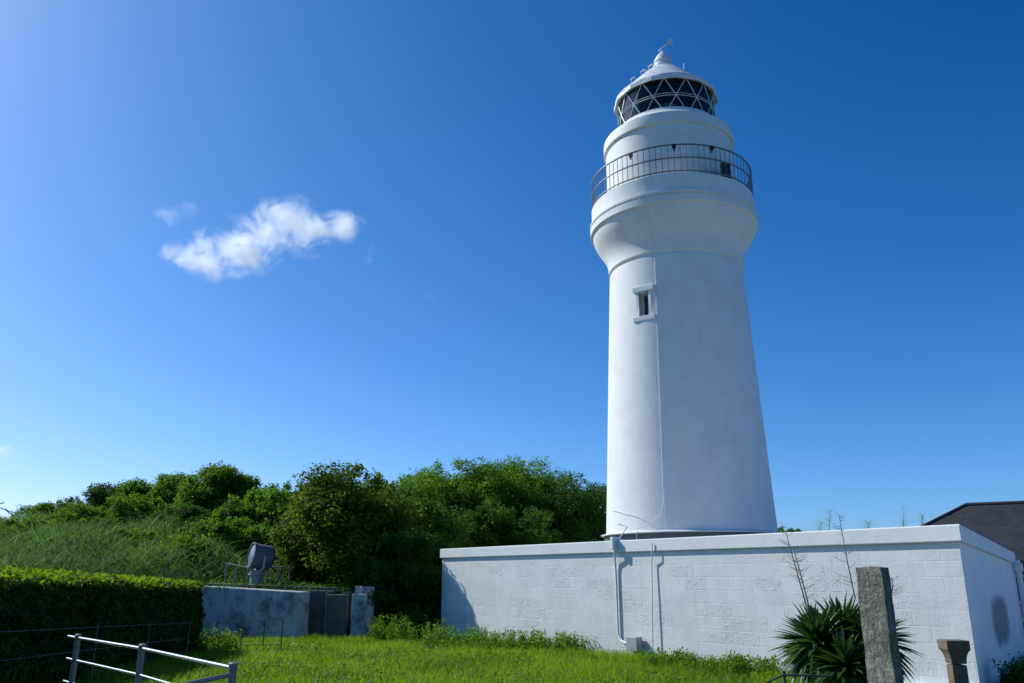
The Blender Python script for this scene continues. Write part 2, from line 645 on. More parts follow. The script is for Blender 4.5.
def hill_z(X, Y):
    X = np.asarray(X, float)
    Y = np.asarray(Y, float)
    y0 = np.where(X > -8.6, 24.6, 24.6 - 5.5 * smooth01((-8.6 - X) / 2.0))
    t = smooth01((Y - y0) / 2.5) * 1.2
    slope = np.clip((Y - y0 - 2.5) * 0.11, 0, 2.4)
    left = smooth01((-X - 26) / 24) * 1.2
    dist = -((X - BL.x) * _d.y - (Y - BL.y) * _d.x)       # metres to the left of the annex side wall
    mask = smooth01((dist - 0.6) / 3.5)
    return (t + slope * (1 - 0.5 * left)) * mask


s = 6000.0
g = MB().add([(-s, -s, 0), (s, -s, 0), (s, s, 0), (-s, s, 0)], [(0, 1, 2, 3)]).build("ground", M_ground)
tag(g, "green meadow ground around the lighthouse", "ground", kind="structure")

gx = np.linspace(-70, 14, 113)
gy = np.linspace(17, 95, 105)
GX, GY = np.meshgrid(gx, gy)
GZ = hill_z(GX, GY)
GZ = np.where(GZ < 0.02, -0.15, GZ)
nx, ny = len(gx), len(gy)
idx = np.arange(nx * ny).reshape(ny, nx)
ff = np.stack([idx[:-1, :-1], idx[:-1, 1:], idx[1:, 1:], idx[1:, :-1]], -1).reshape(-1, 4)
hl = fast_mesh("hill", np.stack([GX, GY, GZ], -1).reshape(-1, 3), ff, 4, M_ground, smooth=True)
tag(hl, "overgrown hill rising behind the hedge", "hill", kind="structure")

# ------------------------------------------------------------------ lighthouse
TX, TY = 5.94, 28.0
lh = empty("lighthouse", (TX, TY, 2.3), 0, "tall white round lighthouse with glazed lantern rising behind the flat-roofed annex", "lighthouse")


def LZ(prof):
    return [(r, z - 2.3) for r, z in prof]


Q = lambda z: z - 2.3
prof = []
for i in range(13):
    z = 3.0 + (12.12 - 3.0) * i / 12
    prof.append((2.787 + (2.372 - 2.787) * (z - 3.0) / 9.12, z))
prof = [(2.80, 2.3)] + prof
prof += [(2.33, 12.16), (2.33, 12.24), (2.40, 12.28), (2.40, 12.40), (2.415, 12.56), (2.46, 12.74), (2.54, 12.92), (2.65, 13.10), (2.77, 13.28),
         (2.86, 13.46), (2.92, 13.62), (2.935, 13.74)]
shaft = MB().lathe(LZ(prof), 128).build("shaft", M_tower, lh, smooth=28)
# the small window: cut a real opening
wp = at_y(643.6, 303.5, TY - 2.3)
win_ang = None
r0 = ray(643.6, 303.5)
o0 = Vector((0, 0, EYE))
tt = None
for k in range(4000):
    tk = 20 + k * 0.003
    P = o0 + r0.normalized() * tk * 1.0
    rr = math.hypot(P.x - TX, P.y - TY)
    if rr < 2.787 + (2.372 - 2.787) * (P.z - 3.0) / 9.12:
        tt = P
        break
wa = math.atan2(tt.y - TY, tt.x - TX)
wz = tt.z
wr = math.hypot(tt.x - TX, tt.y - TY)
cut = MB().box((TX + math.cos(wa) * wr, TY + math.sin(wa) * wr, wz), (1.1, 0.36, 0.86), wa).build("cut", M_tower)
bo = shaft.modifiers.new("b", 'BOOLEAN')
bo.object = cut
bo.operation = 'DIFFERENCE'
bo.solver = 'EXACT'
bpy.context.view_layer.update()
dg = bpy.context.evaluated_depsgraph_get()
me2 = bpy.data.meshes.new_from_object(shaft.evaluated_get(dg))
shaft.modifiers.clear()
shaft.data = me2
me2.name = "shaft"
bpy.data.objects.remove(cut, do_unlink=True)
if not me2.materials:
    me2.materials.append(M_tower)


def tp(ang, r, z):
    return Vector((r * math.cos(ang), r * math.sin(ang), z - 2.3))


wb = MB()
wb.box(tp(wa, wr - 0.36, wz), (0.05, 0.40, 0.90), wa)
win = wb.build("window", M_winframe, lh)
MB().box(tp(wa, wr - 0.30, wz), (0.02, 0.25, 0.70), wa).build("pane", simple("dark_pane", (0.03, 0.035, 0.04), 0.1, 0, 0.1, 5, 0), win)
MB().box(tp(wa, wr - 0.025, wz + 0.53), (0.12, 0.80, 0.18), wa).build("lintel", M_trim, win, bevel=0.015)
MB().box(tp(wa, wr - 0.02, wz - 0.52), (0.14, 0.82, 0.16), wa).build("sill", M_trim, win, bevel=0.015)
fb = MB()
fb.box(tp(wa, wr - 0.09, wz) + Vector((-math.sin(wa), math.cos(wa), 0)) * 0.235, (0.17, 0.11, 0.90), wa)
fb.box(tp(wa, wr - 0.09, wz) - Vector((-math.sin(wa), math.cos(wa), 0)) * 0.235, (0.17, 0.11, 0.90), wa)
fb.build("frame", M_trim, win, bevel=0.012)

# base flange, the shadow under it put into the plinth's dark colour
MB().lathe(LZ([(2.79, 3.03), (2.94, 2.99), (2.965, 2.98), (2.965, 2.955), (2.92, 2.95), (2.74, 2.95)]), 128).build("base_flange", M_trim, lh, smooth=35)
MB().lathe(LZ([(2.86, 2.05), (2.86, 2.951)]), 128).build("base_plinth", simple("shadow_dark_plinth", (0.10, 0.11, 0.12), 0.8), lh, smooth=35)

# gallery slab
MB().lathe(LZ([(2.90, 13.735), (3.00, 13.74), (3.025, 13.76), (3.03, 13.98), (2.98, 14.02), (2.98, 14.05), (3.035, 14.07), (3.035, 14.14), (2.965, 14.16), (2.96, 14.20),
                (2.96, 14.77), (2.945, 14.79), (2.3, 14.81)]), 128).build("gallery", M_tower, lh, smooth=30)
# watch room drum and its cap
MB().lathe(LZ([(2.36, 14.78), (2.355, 16.98), (2.335, 16.99), (2.335, 17.05), (2.37, 17.08)]), 128).build("watch_room", M_tower, lh, smooth=30)
MB().lathe(LZ([(2.33, 17.075), (2.41, 17.08), (2.43, 17.10), (2.43, 17.45), (2.42, 17.49), (2.38, 17.52), (1.98, 17.82), (1.93, 17.90), (1.91, 17.97), (1.70, 17.98)]), 128).build("watch_room_cornice", M_tower, lh, smooth=30)

# lantern glazing
ga = MB()
ngl = 14
G0, G1, GM = 17.97, 19.24, 18.50
RG = 1.83
th0 = math.radians(-102 - 180 / 14)
step = 2 * PI / ngl


def gp(a, z, r=RG):
    """a point on the faceted glazing"""
    k = round((a - th0) / step)
    da = (a - th0) - k * step
    return Vector((r * math.cos(a), r * math.sin(a), Q(z)))


gl = MB().lathe([(RG - 0.03, Q(G0)), (RG - 0.03, Q(G1))], 56, a0=th0, caps=False).build("glazing", M_glass, lh)
for i in range(ngl):
    am = th0 + i * step
    for sgn in (-1, 1):
        tri = (G1 - GM)
        slope = (step / 2) / tri
        a_top = am + sgn * step / 2
        a_bot = am - sgn * slope * (GM - G0)
        pts = []
        for k in range(7):
            z = G1 + (G0 - G1) * k / 6
            a = a_top + (a_bot - a_top) * k / 6
            pts.append(gp(a, z))
        ga.tube(pts, 0.018, 5)
for zz, rr in ((GM, 0.016), (GM + 0.09, 0.012), (G0 + 0.02, 0.03), (G1 - 0.02, 0.02)):
    ring = [gp(th0 + 2 * PI * k / 56, zz) for k in range(57)]
    ga.tube(ring, rr, 5, cap=False)
ga.build("astragal_lattice", M_astragal, lh)
MB().lathe(LZ([(1.74, 17.985), (1.74, 18.02)]), 48).build("lantern_floor", M_lantern_in, lh)
MB().lathe(LZ([(0.2, 18.02), (0.25, 18.2), (0.52, 18.3), (0.62, 18.55), (0.62, 18.8), (0.5, 19.0), (0.2, 19.1)]), 40).build("lens", M_lens, lh, smooth=40)
# dark blind over the landward half, inside
bl = MB()
vs, fs = [], []
for k in range(29):
    a = math.radians(5 + 128 * k / 28)
    for rr in (1.60, 1.63):
        for z in (18.02, 19.24):
            vs.append(tp(a, rr, z))
for k in range(28):
    b0, b1 = 4 * k, 4 * (k + 1)
    fs += [(b0, b1, b1 + 1, b0 + 1), (b0 + 2, b0 + 3, b1 + 3, b1 + 2), (b0 + 1, b1 + 1, b1 + 3, b0 + 3), (b0, b0 + 2, b1 + 2, b1)]
bl.add(vs, fs).build("blackout_blind", M_lantern_in, lh, smooth=30)
bl = MB()
vs, fs = [], []
for k in range(13):
    a = math.radians(165 + 56 * k / 12)
    for rr in (1.64, 1.66):
        for z in (18.02, 19.18):
            vs.append(tp(a, rr + 0.02 * (k % 2), z))
for k in range(12):
    b0, b1 = 4 * k, 4 * (k + 1)
    fs += [(b0, b1, b1 + 1, b0 + 1), (b0 + 2, b0 + 3, b1 + 3, b1 + 2), (b0 + 1, b1 + 1, b1 + 3, b0 + 3), (b0, b0 + 2, b1 + 2, b1)]
bl.add(vs, fs).build("pale_curtain", simple("pale_curtain", (0.38, 0.44, 0.46), 0.9), lh, smooth=30)
# lantern roof: faceted fascia and low dome
MB().lathe(LZ([(1.80, 19.25), (1.96, 19.14), (1.985, 19.15), (1.985, 19.29), (1.94, 19.34)]), 14, a0=th0).build("lantern_fascia", M_tower, lh)
MB().lathe(LZ([(1.72, 19.205), (1.70, 19.207), (0.02, 19.21)]), 48, caps=False).build("lantern_ceiling", M_lantern_in, lh)
MB().lathe(LZ([(1.94, 19.32), (1.93, 19.37), (1.74, 19.53), (1.50, 19.77), (1.25, 20.03), (0.96, 20.32), (0.68, 20.58), (0.45, 20.76)]), 28, a0=th0).build("lantern_dome", M_tower, lh, smooth=40)
MB().lathe(LZ([(0.46, 20.70), (0.46, 20.80), (0.38, 20.86), (0.34, 21.05), (0.37, 21.08), (0.33, 21.22), (0.24, 21.38), (0.14, 21.50), (0.08, 21.58), (0.03, 21.61)]), 28).build("ventilator", M_tower, lh, smooth=40)
vb = MB()
vb.tube([tp(0, 0.0, 21.55), tp(0, 0.0, 21.84)], 0.022, 6)
ca = math.radians(-12)
va = Vector((math.cos(ca), math.sin(ca), 0))
vn = Vector((-va.y, va.x, 0)) * 0.02
vb.tube([tp(ca + PI, 0.16, 21.66), tp(ca, 0.12, 21.86), tp(ca, 0.34, 22.04)], 0.020, 6)
q = [tp(0, 0, 21.8) + va * a + Vector((0, 0, b)) for a, b in ((0.16, 0.10), (0.40, 0.10), (0.44, 0.24), (0.34, 0.38), (0.24, 0.30))]
vb.add([p - vn for p in q] + [p + vn for p in q], [(0, 1, 2, 3, 4), (9, 8, 7, 6, 5)] + [(k, 5 + k, 5 + (k + 1) % 5, (k + 1) % 5) for k in range(5)])
vb.build("weather_vane", M_trim, lh)
for a in (-150, -125, 165):     # grab irons over the dome
    a = math.radians(a)
    for r, z in ((1.50, 19.79), (1.0, 20.29), (0.6, 20.66)):
        p = tp(a, r, z)
        tdir = Vector((-math.sin(a), math.cos(a), 0)) * 0.12
        nn = Vector((math.cos(a), math.sin(a), 0)) * 0.07 + Vector((0, 0, 0.10))
        MB().tube([p - tdir, p - tdir + nn, p + tdir + nn, p + tdir], 0.014, 5).build("grab_iron", M_trim, lh)
hk = MB()
p = tp(math.radians(-62), 1.2, 20.05)
hk.tube([p, p + Vector((0.0, 0, 0.30)), p + Vector((0.14, 0, 0.34))], 0.016, 5)
hk.build("roof_bracket", M_trim, lh)

# gallery railing
rl = MB()
for z, r in ((15.86, 0.030), (15.37, 0.025), (14.87, 0.025)):
    rl.tube([tp(2 * PI * k / 96, 2.935, z) for k in range(97)], r, 6, cap=False)
railing = rl.build("railing", M_rail, lh, smooth=60)
b0 = MB().tube([(0, 0, 0), (0, 0, 1.08)], 0.012, 6).build("baluster", M_rail, railing)
NB = 88
for k in range(NB):
    o = b0 if k == 0 else b0.copy()
    if k:
        C.objects.link(o)
    o.location = tp(2 * PI * k / NB, 2.935, 14.78)
    o.rotation_euler = (0, 0, 0)
ro = MB()
# dark equipment box and small fittings on the gallery
bx_ang = math.atan2(-2.46, 1.46)
box_o = MB().box(tp(bx_ang, 2.80, 15.10), (0.22, 0.27, 0.66), bx_ang).build("equipment_box", M_dark, lh, bevel=0.01)
for px in (-128, -98, -72):
    a = math.radians(px)
    fx = MB().box(tp(a, 2.93, 15.80), (0.10, 0.13, 0.12), a)
    fx.tube([tp(a, 2.93, 15.74), tp(a, 2.93, 15.62)], 0.03, 6)
    fx.build("rail_fitting", M_dark, lh)

# lightning conductor running down the shaft, on a plaster strip
ca_ = math.atan2(-2.30, -0.62) - 0.22
pts = []
for i in range(40):
    z = 3.05 + (13.5 - 3.05) * i / 39
    if z < 12.12:
        r = 2.787 + (2.372 - 2.787) * (z - 3.0) / 9.12
    else:
        zz = [p[1] for p in prof]
        r = float(np.interp(z, zz, [p[0] for p in prof]))
    pts.append(tp(ca_, r + 0.012, z))
pts = [tp(ca_ - 0.30, 2.99, 2.70), tp(ca_ - 0.30, 2.96, 3.08), tp(ca_ - 0.16, 2.86, 3.2), tp(ca_ - 0.03, 2.80, 3.5)] + pts[3:]
sv, sf = [], []
for i in range(90):
    z = 3.06 + (12.10 - 3.06) * i / 89
    r = 2.787 + (2.372 - 2.787) * (z - 3.0) / 9.12
    for k_, (da, dr) in enumerate(((-0.006, -0.02), (0.0, 0.007), (0.075, 0.007), (0.081, -0.02))):
        jit = 0.004 * math.sin(i * 1.9 + k_) + 0.003 * math.sin(i * 0.63 + 2 * k_)
        sv.append(tp(ca_ + 0.012 + da + jit, r + dr, z))
for i in range(89):
    for k_ in range(3):
        sf.append((4 * i + k_, 4 * i + k_ + 1, 4 * i + k_ + 5, 4 * i + k_ + 4))
sf += [(0, 1, 2, 3), (4 * 89 + 3, 4 * 89 + 2, 4 * 89 + 1, 4 * 89)]
MB().add(sv, sf).build("plaster_strip", M_tower, lh)
MB().tube(pts, 0.010, 6).build("lightning_conductor", M_trim, lh, smooth=60)
MB().tube([tp(wa - 0.62, 2.80, 3.75), tp(wa - 0.35, 2.82, 3.62), tp(wa - 0.10, 2.85, 3.50), tp(wa + 0.02, 2.90, 3.30), tp(wa + 0.07, 2.97, 3.0)], 0.009, 6).build("cable", M_wpipe, lh, smooth=60)

# ------------------------------------------------------------------ annex
ax = empty("annex_building", tuple(BL), 0, "low flat-roofed white painted block building in front of the lighthouse", "building")
wd = BR - BL
WL = wd.length
wrot = math.atan2(wd.y, wd.x)
wn = Vector((wd.y, -wd.x, 0)).normalized()      # outwards (towards the camera)
sd = BR2 - BR
SL = sd.length
srot = math.atan2(sd.y, sd.x)
sn = Vector((sd.y, -sd.x, 0)).normalized()
OV = 0.06     # parapet band overhang
TH = 0.2
HP = 2.15    # underside of the parapet band at the front


def local(p):
    return p - BL


def inset(poly, d):
    out = []
    n = len(poly)
    for i in range(n):
        p0, p1, p2 = poly[i - 1], poly[i], poly[(i + 1) % n]
        e1 = (p1 - p0).normalized()
        e2 = (p2 - p1).normalized()
        n1 = Vector((-e1.y, e1.x, 0))
        n2 = Vector((-e2.y, e2.x, 0))
        k = d / (1 + n1.dot(n2))
        out.append(p1 + (n1 + n2) * k)
    return out


plan = [BL, BR, BR2, C3, BL2]
NP = len(plan)
outer = inset(plan, OV)
inner = inset(plan, OV + TH)
f0 = outer[0]
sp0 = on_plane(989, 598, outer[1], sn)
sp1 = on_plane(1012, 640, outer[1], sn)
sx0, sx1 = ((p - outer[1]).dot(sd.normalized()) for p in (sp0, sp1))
BLOTCH = ((sx0 + sx1) / 2, (sp0.z + sp1.z) / 2, (sx1 - sx0) / 2 * 1.15, (sp0.z - sp1.z) / 2 * 1.15)
M_side = mat_side()
for i in range(NP):
    a, b = outer[i], outer[(i + 1) % NP]
    ai, bi = inner[i], inner[(i + 1) % NP]
    ang = math.atan2((b - a).y, (b - a).x)
    Ri = Matrix.Rotation(-ang, 3, 'Z')
    q = [Ri @ (p - a) for p in (a, b, bi, ai)]
    wq = MB().prism([(p.x, p.y) for p in q], -0.1, HP - 0.12).build("wall", M_side if i == 1 else M_block, ax)
    wq.location = local(a)
    wq.rotation_euler = (0, 0, ang)
# parapet band (ring) and roof slab
poly = [local(p) for p in plan]
pi_ = inset(poly, 0.38)
topz = [2.4, 2.4, Z2, 2.4, 2.4]
vs, fs = [], []
for dz in (2.4 - HP, 0.0):
    vs += [(p.x, p.y, z - dz) for p, z in zip(poly, topz)]
    vs += [(p.x, p.y, z - dz) for p, z in zip(pi_, topz)]
n_ = NP
for i in range(n_):
    j = (i + 1) % n_
    fs += [(i, j, 2 * n_ + j, 2 * n_ + i), (2 * n_ + i, 2 * n_ + j, 3 * n_ + j, 3 * n_ + i), (n_ + j, n_ + i, 3 * n_ + i, 3 * n_ + j), (j, i, n_ + i, n_ + j)]
pb = MB().add(vs, fs).build("parapet", M_trim, ax, bevel=0.018)
# the upper course under the band follows its slope
po, pq = [local(p) for p in outer], [local(p) for p in inner]
vs = [(p.x, p.y, HP - 0.12) for p in po] + [(p.x, p.y, HP - 0.12) for p in pq]
vs += [(p.x, p.y, z - 2.4 + HP + 0.05) for p, z in zip(po, topz)] + [(p.x, p.y, z - 2.4 + HP + 0.05) for p, z in zip(pq, topz)]
uf = []
for i in range(n_):
    j = (i + 1) % n_
    uf += [(i, j, 2 * n_ + j, 2 * n_ + i), (n_ + j, n_ + i, 3 * n_ + i, 3 * n_ + j)]
MB().add(vs, uf).build("upper_course", M_trim, ax)
MB().prism([(p.x, p.y) for p in inset(poly, 0.3)], HP - 0.16, HP - 0.02).build("roof", M_roofslab, ax)
# thin coping line
ledge = MB()
# plinth ledge at the right end of the front wall
pl = on_plane(890, 681, BL - wn * OV, wn)
t0 = (pl - f0).dot(wd.normalized())
WL2 = (outer[1] - outer[0]).length
MB().box(((t0 + WL2) / 2, -0.06, 0.06), (WL2 - t0, 0.14, 0.14)).build("plinth", M_trim, ax, bevel=0.01)
plo = [c for c in ax.children if c.name.startswith("plinth")][0]
plo.location = local(f0)
plo.rotation_euler = (0, 0, wrot)
pth = MB().box(((t0 + WL) / 2, -0.33, 0.02), (WL - t0 + 0.6, 0.40, 0.10)).build("brick_edging", M_brick_edge)
pth.location = f0
pth.rotation_euler = (0, 0, wrot)
tag(pth, "red brown edging strip along the annex foot", "path", kind="structure")

# added pale slab, mostly out of view, bouncing sunlight onto the end wall
fa, fb_ = BR + sn * 0.9 - sd.normalized() * 2.0, BR2 + sn * 0.9
fc = MB().prism([(p.x, p.y) for p in (fa, fa + sn * 14, fb_ + sn * 14 + sd.normalized() * 8, fb_ + sd.normalized() * 8)], -0.2, 0.012).build("bounce_slab", simple("bounce_slab_pale", (0.42, 0.42, 0.40), 0.9))
tag(fc, "added pale slab that bounces sunlight onto the annex end wall", "reflector", kind="structure")

# pipes on the front wall
pn = wn


def wallp(x, y, off):
    return local(on_plane(x, y, f0, wn) + wn * off)


WL2 = (outer[1] - outer[0]).length
top = local(on_plane(616, 540, BL, wn) + wn * 0.045)
dn = local(on_plane(616.3, 553, BL, wn) + wn * 0.045)
MB().tube([top, dn, wallp(616.8, 562, 0.05), wallp(617, 570, 0.035), wallp(619.5, 634, 0.035), wallp(622, 640, 0.05), wallp(630, 643, 0.10)], 0.022, 8).build("drain_pipe", M_wpipe, ax, smooth=60)
MB().tube([local(on_plane(653, 543, BL, wn) + wn * 0.03), local(on_plane(653.2, 554, BL, wn) + wn * 0.03), wallp(653.5, 562, 0.05), wallp(654.5, 600, 0.065), wallp(656, 662, 0.085)], 0.012, 8).build("conduit", M_wpipe, ax, smooth=60)
mb_ = MB().box((0, 0, 0), (0.30, 0.17, 0.27)).build("meter_box", M_box, ax, bevel=0.012)
mb_.location = wallp(638.5, 643.5, 0.12)
mb_.rotation_euler = (0, 0, wrot)
pb_ = wallp(639, 650, 0.12)
MB().tube([pb_, pb_ - Vector((0, 0, 0.6))], 0.03, 8).build("stub_pipe", M_dark, ax)
# small upstand block on the parapet where the drain starts
ub = local(on_plane(615.5, 541.0, BL, wn))
up = MB().box((0, 0, 0), (0.09, 0.24, 0.26)).build("upstand", M_trim, ax, bevel=0.015)
up.location = ub + Vector((0, 0, -0.05))
up.rotation_euler = (0, 0, wrot)
wsp = local(on_plane(622, 534, BL, wn))
MB().tube([ub + Vector((0.05, 0.1, 0)), ub + Vector((0.28, 0.1, 0.30)), ub + Vector((0.10, 0.15, 0.36))], 0.012, 6).build("stay_wire", M_wpipe, ax)
# downpipe at the far end of the side wall
def sidep(x, y, off):
    return local(on_plane(x, y, BR - sn * OV, sn) + sn * off)


q0 = BR2 - sd.normalized() * 0.25
MB().tube([local(Vector((q0.x, q0.y, 2.0)) + sn * 0.03), local(Vector((q0.x, q0.y, 1.95)) + sn * 0.04), local(Vector((q0.x, q0.y, 1.85)) + sn * 0.04), local(Vector((q0.x, q0.y, 0)) + sn * 0.04)], 0.06, 8).build("downpipe", M_wpipe, ax, smooth=50)
MB().box(local(Vector((q0.x, q0.y, 1.86)) + sn * 0.05), (0.18, 0.16, 0.18), srot).build("rain_hopper", M_wpipe, ax, bevel=0.02)

# ------------------------------------------------------------------ house behind on the right
HA = math.radians(-30)
hxd, hyd = Vector((math.cos(HA), math.sin(HA), 0)), Vector((-math.sin(HA), math.cos(HA), 0))
ev_l = at_y(852, 562, 40.0)
hip = 3.0
for k in range(400):          # length of the hip so that the ridge starts where it is seen
    P = ev_l + (hxd + hyd) * hip
    if P.x / P.y > ray(965, 502).x / ray(965, 502).y:
        break
    hip += 0.02
rz_ = at_y(965, 505, P.y).z
EZ = ev_l.z
hs_ = empty("tiled_house", (ev_l.x, ev_l.y, 0), HA, "house with dark grey tiled hip roof behind the annex at the right edge", "house")
HL = 22.0
HW_ = 2 * hip
A_, B_, C_, D_ = Vector((0, 0, EZ)), Vector((HL, 0, EZ)), Vector((HL, HW_, EZ)), Vector((0, HW_, EZ))
R1, R2_ = Vector((hip, hip, rz_)), Vector((HL - hip, hip, rz_))
O = Vector((0, 0, 0))
vs = [p for p in (A_, B_, C_, D_, R1, R2_)] + [p - Vector((0, 0, 0.16)) for p in (A_, B_, C_, D_)]
MB().add(vs, [(0, 1, 5, 4), (1, 2, 5), (2, 3, 4, 5), (3, 0, 4), (6, 9, 8, 7), (0, 6, 7, 1), (1, 7, 8, 2), (2, 8, 9, 3), (3, 9, 6, 0)]).build("roof", M_rooftile, hs_)
rc = MB()
rc.tube([R1 - O, R2_ - O], 0.11, 8)
for a, b in ((A_, R1), (D_, R1), (B_, R2_), (C_, R2_)):
    rc.tube([a - O, b - O], 0.09, 8)
rc.build("ridge_tile", simple("ridge_tile", (0.035, 0.034, 0.036), 0.7), hs_, smooth=60)
MB().box((HL / 2, HW_ / 2, EZ / 2 - 0.09), (HL - 1.0, HW_ - 1.0, EZ - 0.17)).build("wall", M_brownwall, hs_)
MB().tube([Vector((-0.05, -0.08, EZ - 0.12)), Vector((HL, -0.08, EZ - 0.12))], 0.07, 8).build("gutter", M_dark, hs_)
for k in range(5):
    wf = MB().box((2.2 + k * 3.8, 0.46, 1.15), (1.9, 0.08, 1.2)).build("window", M_winframe, hs_)
    MB().box((2.2 + k * 3.8, 0.415, 1.15), (1.7, 0.02, 1.0)).build("pane", bpy.data.materials.get("dark_pane"), wf)

# ------------------------------------------------------------------ old concrete emplacement, left
def poly_wall(name, corners_px, Y0, Y1, z0, mat, parent, depth, org):
    """wall face between two picture points standing at depths Y0, Y1, thickened backwards"""
    (xa, ya), (xb, yb) = corners_px
    a = at_y(xa, ya, Y0) - org
    b = at_y(xb, yb, Y1) - org
    d = Vector((b.x - a.x, b.y - a.y, 0)).normalized()
    nb = Vector((-d.y, d.x, 0)) * depth
    vs = [(a.x, a.y, z0), (b.x, b.y, z0), b, a]
    vs = [Vector(v) for v in vs]
    vs += [v + nb for v in vs]
    return MB().add(vs, [(0, 1, 2, 3), (7, 6, 5, 4), (0, 4, 5, 1), (1, 5, 6, 2), (2, 6, 7, 3), (3, 7, 4, 0)]).build(name, mat, parent, bevel=0.02)


og = Vector((-6.5, 23.0, 0))
bk = empty("concrete_emplacement", tuple(og), 0, "low weathered concrete wall with peeling whitewash at the foot of the trees", "wall")
poly_wall("whitewashed_wall", ((203, 586), (299, 592)), 23.6, 22.4, -0.1, M_old, bk, 0.5, og)
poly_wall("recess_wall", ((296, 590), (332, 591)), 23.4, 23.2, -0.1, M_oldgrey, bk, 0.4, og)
poly_wall("brown_panel", ((326, 594.5), (347, 594.5)), 22.85, 22.7, -0.1, M_oldbrown, bk, 0.12, og)
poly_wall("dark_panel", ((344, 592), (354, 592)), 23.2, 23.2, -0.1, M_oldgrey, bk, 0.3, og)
poly_wall("pale_panel", ((352, 594), (365, 594)), 22.8, 22.7, -0.1, M_old, bk, 0.15, og)
poly_wall("corner_pillar", ((363, 586), (375, 587)), 23.0, 23.3, -0.1, M_old, bk, 0.35, og)
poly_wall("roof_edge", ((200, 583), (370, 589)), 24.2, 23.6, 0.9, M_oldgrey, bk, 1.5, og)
# faded marks painted near the top of the white face
wa0 = at_y(203, 586, 23.6) - og
wb0 = at_y(299, 592, 22.4) - og
wdn = Vector((wb0.x - wa0.x, wb0.y - wa0.y, 0)).normalized()
wnn = Vector((wdn.y, -wdn.x, 0))


def on_w(x, y):
    return on_plane(x, y, wa0 + og, wnn) - og + wnn * 0.004


mk = MB()
cpt = on_w(271, 599)
ring = [cpt + wdn * (0.055 * math.cos(2 * PI * k / 16)) + Vector((0, 0, 0.055 * math.sin(2 * PI * k / 16))) for k in range(16)]
mk.add(ring, [tuple(range(16))])
rr_ = random.Random(3)
for k in range(9):
    c0 = on_w(278 + k * 2.1, 599.6)
    hgt = 0.055
    for q in range(3):
        u = rr_.uniform(-0.018, 0.018)
        v = rr_.uniform(-0.02, 0.02)
        wq_, hq_ = (0.036, 0.009) if q % 2 else (0.009, 0.05)
        cc = c0 + wdn * u + Vector((0, 0, v))
        mk.add([cc - wdn * wq_ / 2 - Vector((0, 0, hq_ / 2)) + wnn * 0.001 * q, cc + wdn * wq_ / 2 - Vector((0, 0, hq_ / 2)) + wnn * 0.001 * q,
                cc + wdn * wq_ / 2 + Vector((0, 0, hq_ / 2)) + wnn * 0.001 * q, cc - wdn * wq_ / 2 + Vector((0, 0, hq_ / 2)) + wnn * 0.001 * q], [(0, 1, 2, 3)])
mk.build("faded_lettering", M_paint_faint, bk)

# searchlight on its pedestal
slb = at_y(256, 586, 25.0)
slz = float(hill_z(slb.x, slb.y))
sl = empty("searchlight", (slb.x, slb.y, slz), 0, "grey drum shaped searchlight on a round pedestal above the concrete wall", "searchlight")
pz = at_y(256, 573, 25.0).z - slz
MB().lathe([(0.19, -0.3), (0.19, pz - 0.08), (0.24, pz - 0.06), (0.24, pz)], 24).build("pedestal", M_pedestal, sl, smooth=40)
hc = at_y(261, 557, 25.0) - Vector((slb.x, slb.y, slz))
hd = Vector((-0.80, -0.52, 0.16)).normalized()       # beam direction
hr = 0.36
hx = hd.orthogonal().normalized()
Rm = hd.to_track_quat('Z', 'Y').to_matrix()
hm = MB()
pf = [(hr * 0.25, -0.36), (hr * 0.7, -0.34), (hr * 0.96, -0.26), (hr, -0.16), (hr, 0.24), (hr * 1.05, 0.25), (hr * 1.05, 0.31), (hr * 0.96, 0.315), (hr * 0.94, 0.27)]
tmp = MB().lathe(pf, 32)
hm.add([hc + Rm @ Vector(v) for v in tmp.v], tmp.f)
hm.build("housing", M_housing, sl, smooth=40)
tmp = MB().lathe([(hr * 0.94, 0.265), (hr * 0.7, 0.295), (hr * 0.35, 0.315), (0.01, 0.32)], 32)
gm_, t_, b_ = new_mat("searchlight_glass")
b_.inputs['Base Color'].default_value = (0.24, 0.29, 0.31, 1)
b_.inputs['Roughness'].default_value = 0.18
MB().add([hc + Rm @ Vector(v) for v in tmp.v], tmp.f).build("front_glass", gm_, sl, smooth=60)
yk = MB()
side = Vector((0, 0, 1)).cross(hd).normalized()
foot = Vector((0, 0, pz))
for sg in (-1, 1):
    a = hc + side * sg * (hr + 0.05)
    yk.tube([a, Vector((a.x, a.y, pz + 0.16)) - side * sg * 0.05, foot + side * sg * 0.2 + Vector((0, 0, 0.02)), foot], 0.045, 8)
yk.lathe([(0.2, pz), (0.22, pz + 0.06), (0.1, pz + 0.09)], 20)
yk.build("yoke", M_box, sl, smooth=50)


def pipe_rail(name, pts, h, rails, r, rp, mat, matp, label, cat, nsub=1, group=None, base=None, overlap=None):
    """posts at pts (each its own part), horizontal rails through them"""
    root = empty(name, tuple(pts[0]), 0, label, cat, group)
    o = Vector(pts[0])
    hs2 = h if isinstance(h, (list, tuple)) else [h] * len(pts)
    for p, hh in zip(pts, hs2):
        p = Vector(p)
        MB().tube([p - o - Vector((0, 0, 0.3)), p - o + Vector((0, 0, hh))], rp, 8).build("post", matp, root, smooth=60)
    for fr in rails:
        q = [Vector(p) - o + Vector((0, 0, hh * fr)) for p, hh in zip(pts, hs2)]
        if overlap:
            d0 = (q[0] - q[1]).normalized()
            q[0] = q[0] + d0 * overlap
        MB().tube(q, r, 8).build("rail", mat, root, smooth=60)
    return root


# railings beside the searchlight
def gp_(x, Y):
    p = at_y(x, 580, Y)
    return Vector((p.x, p.y, float(hill_z(p.x, p.y))))


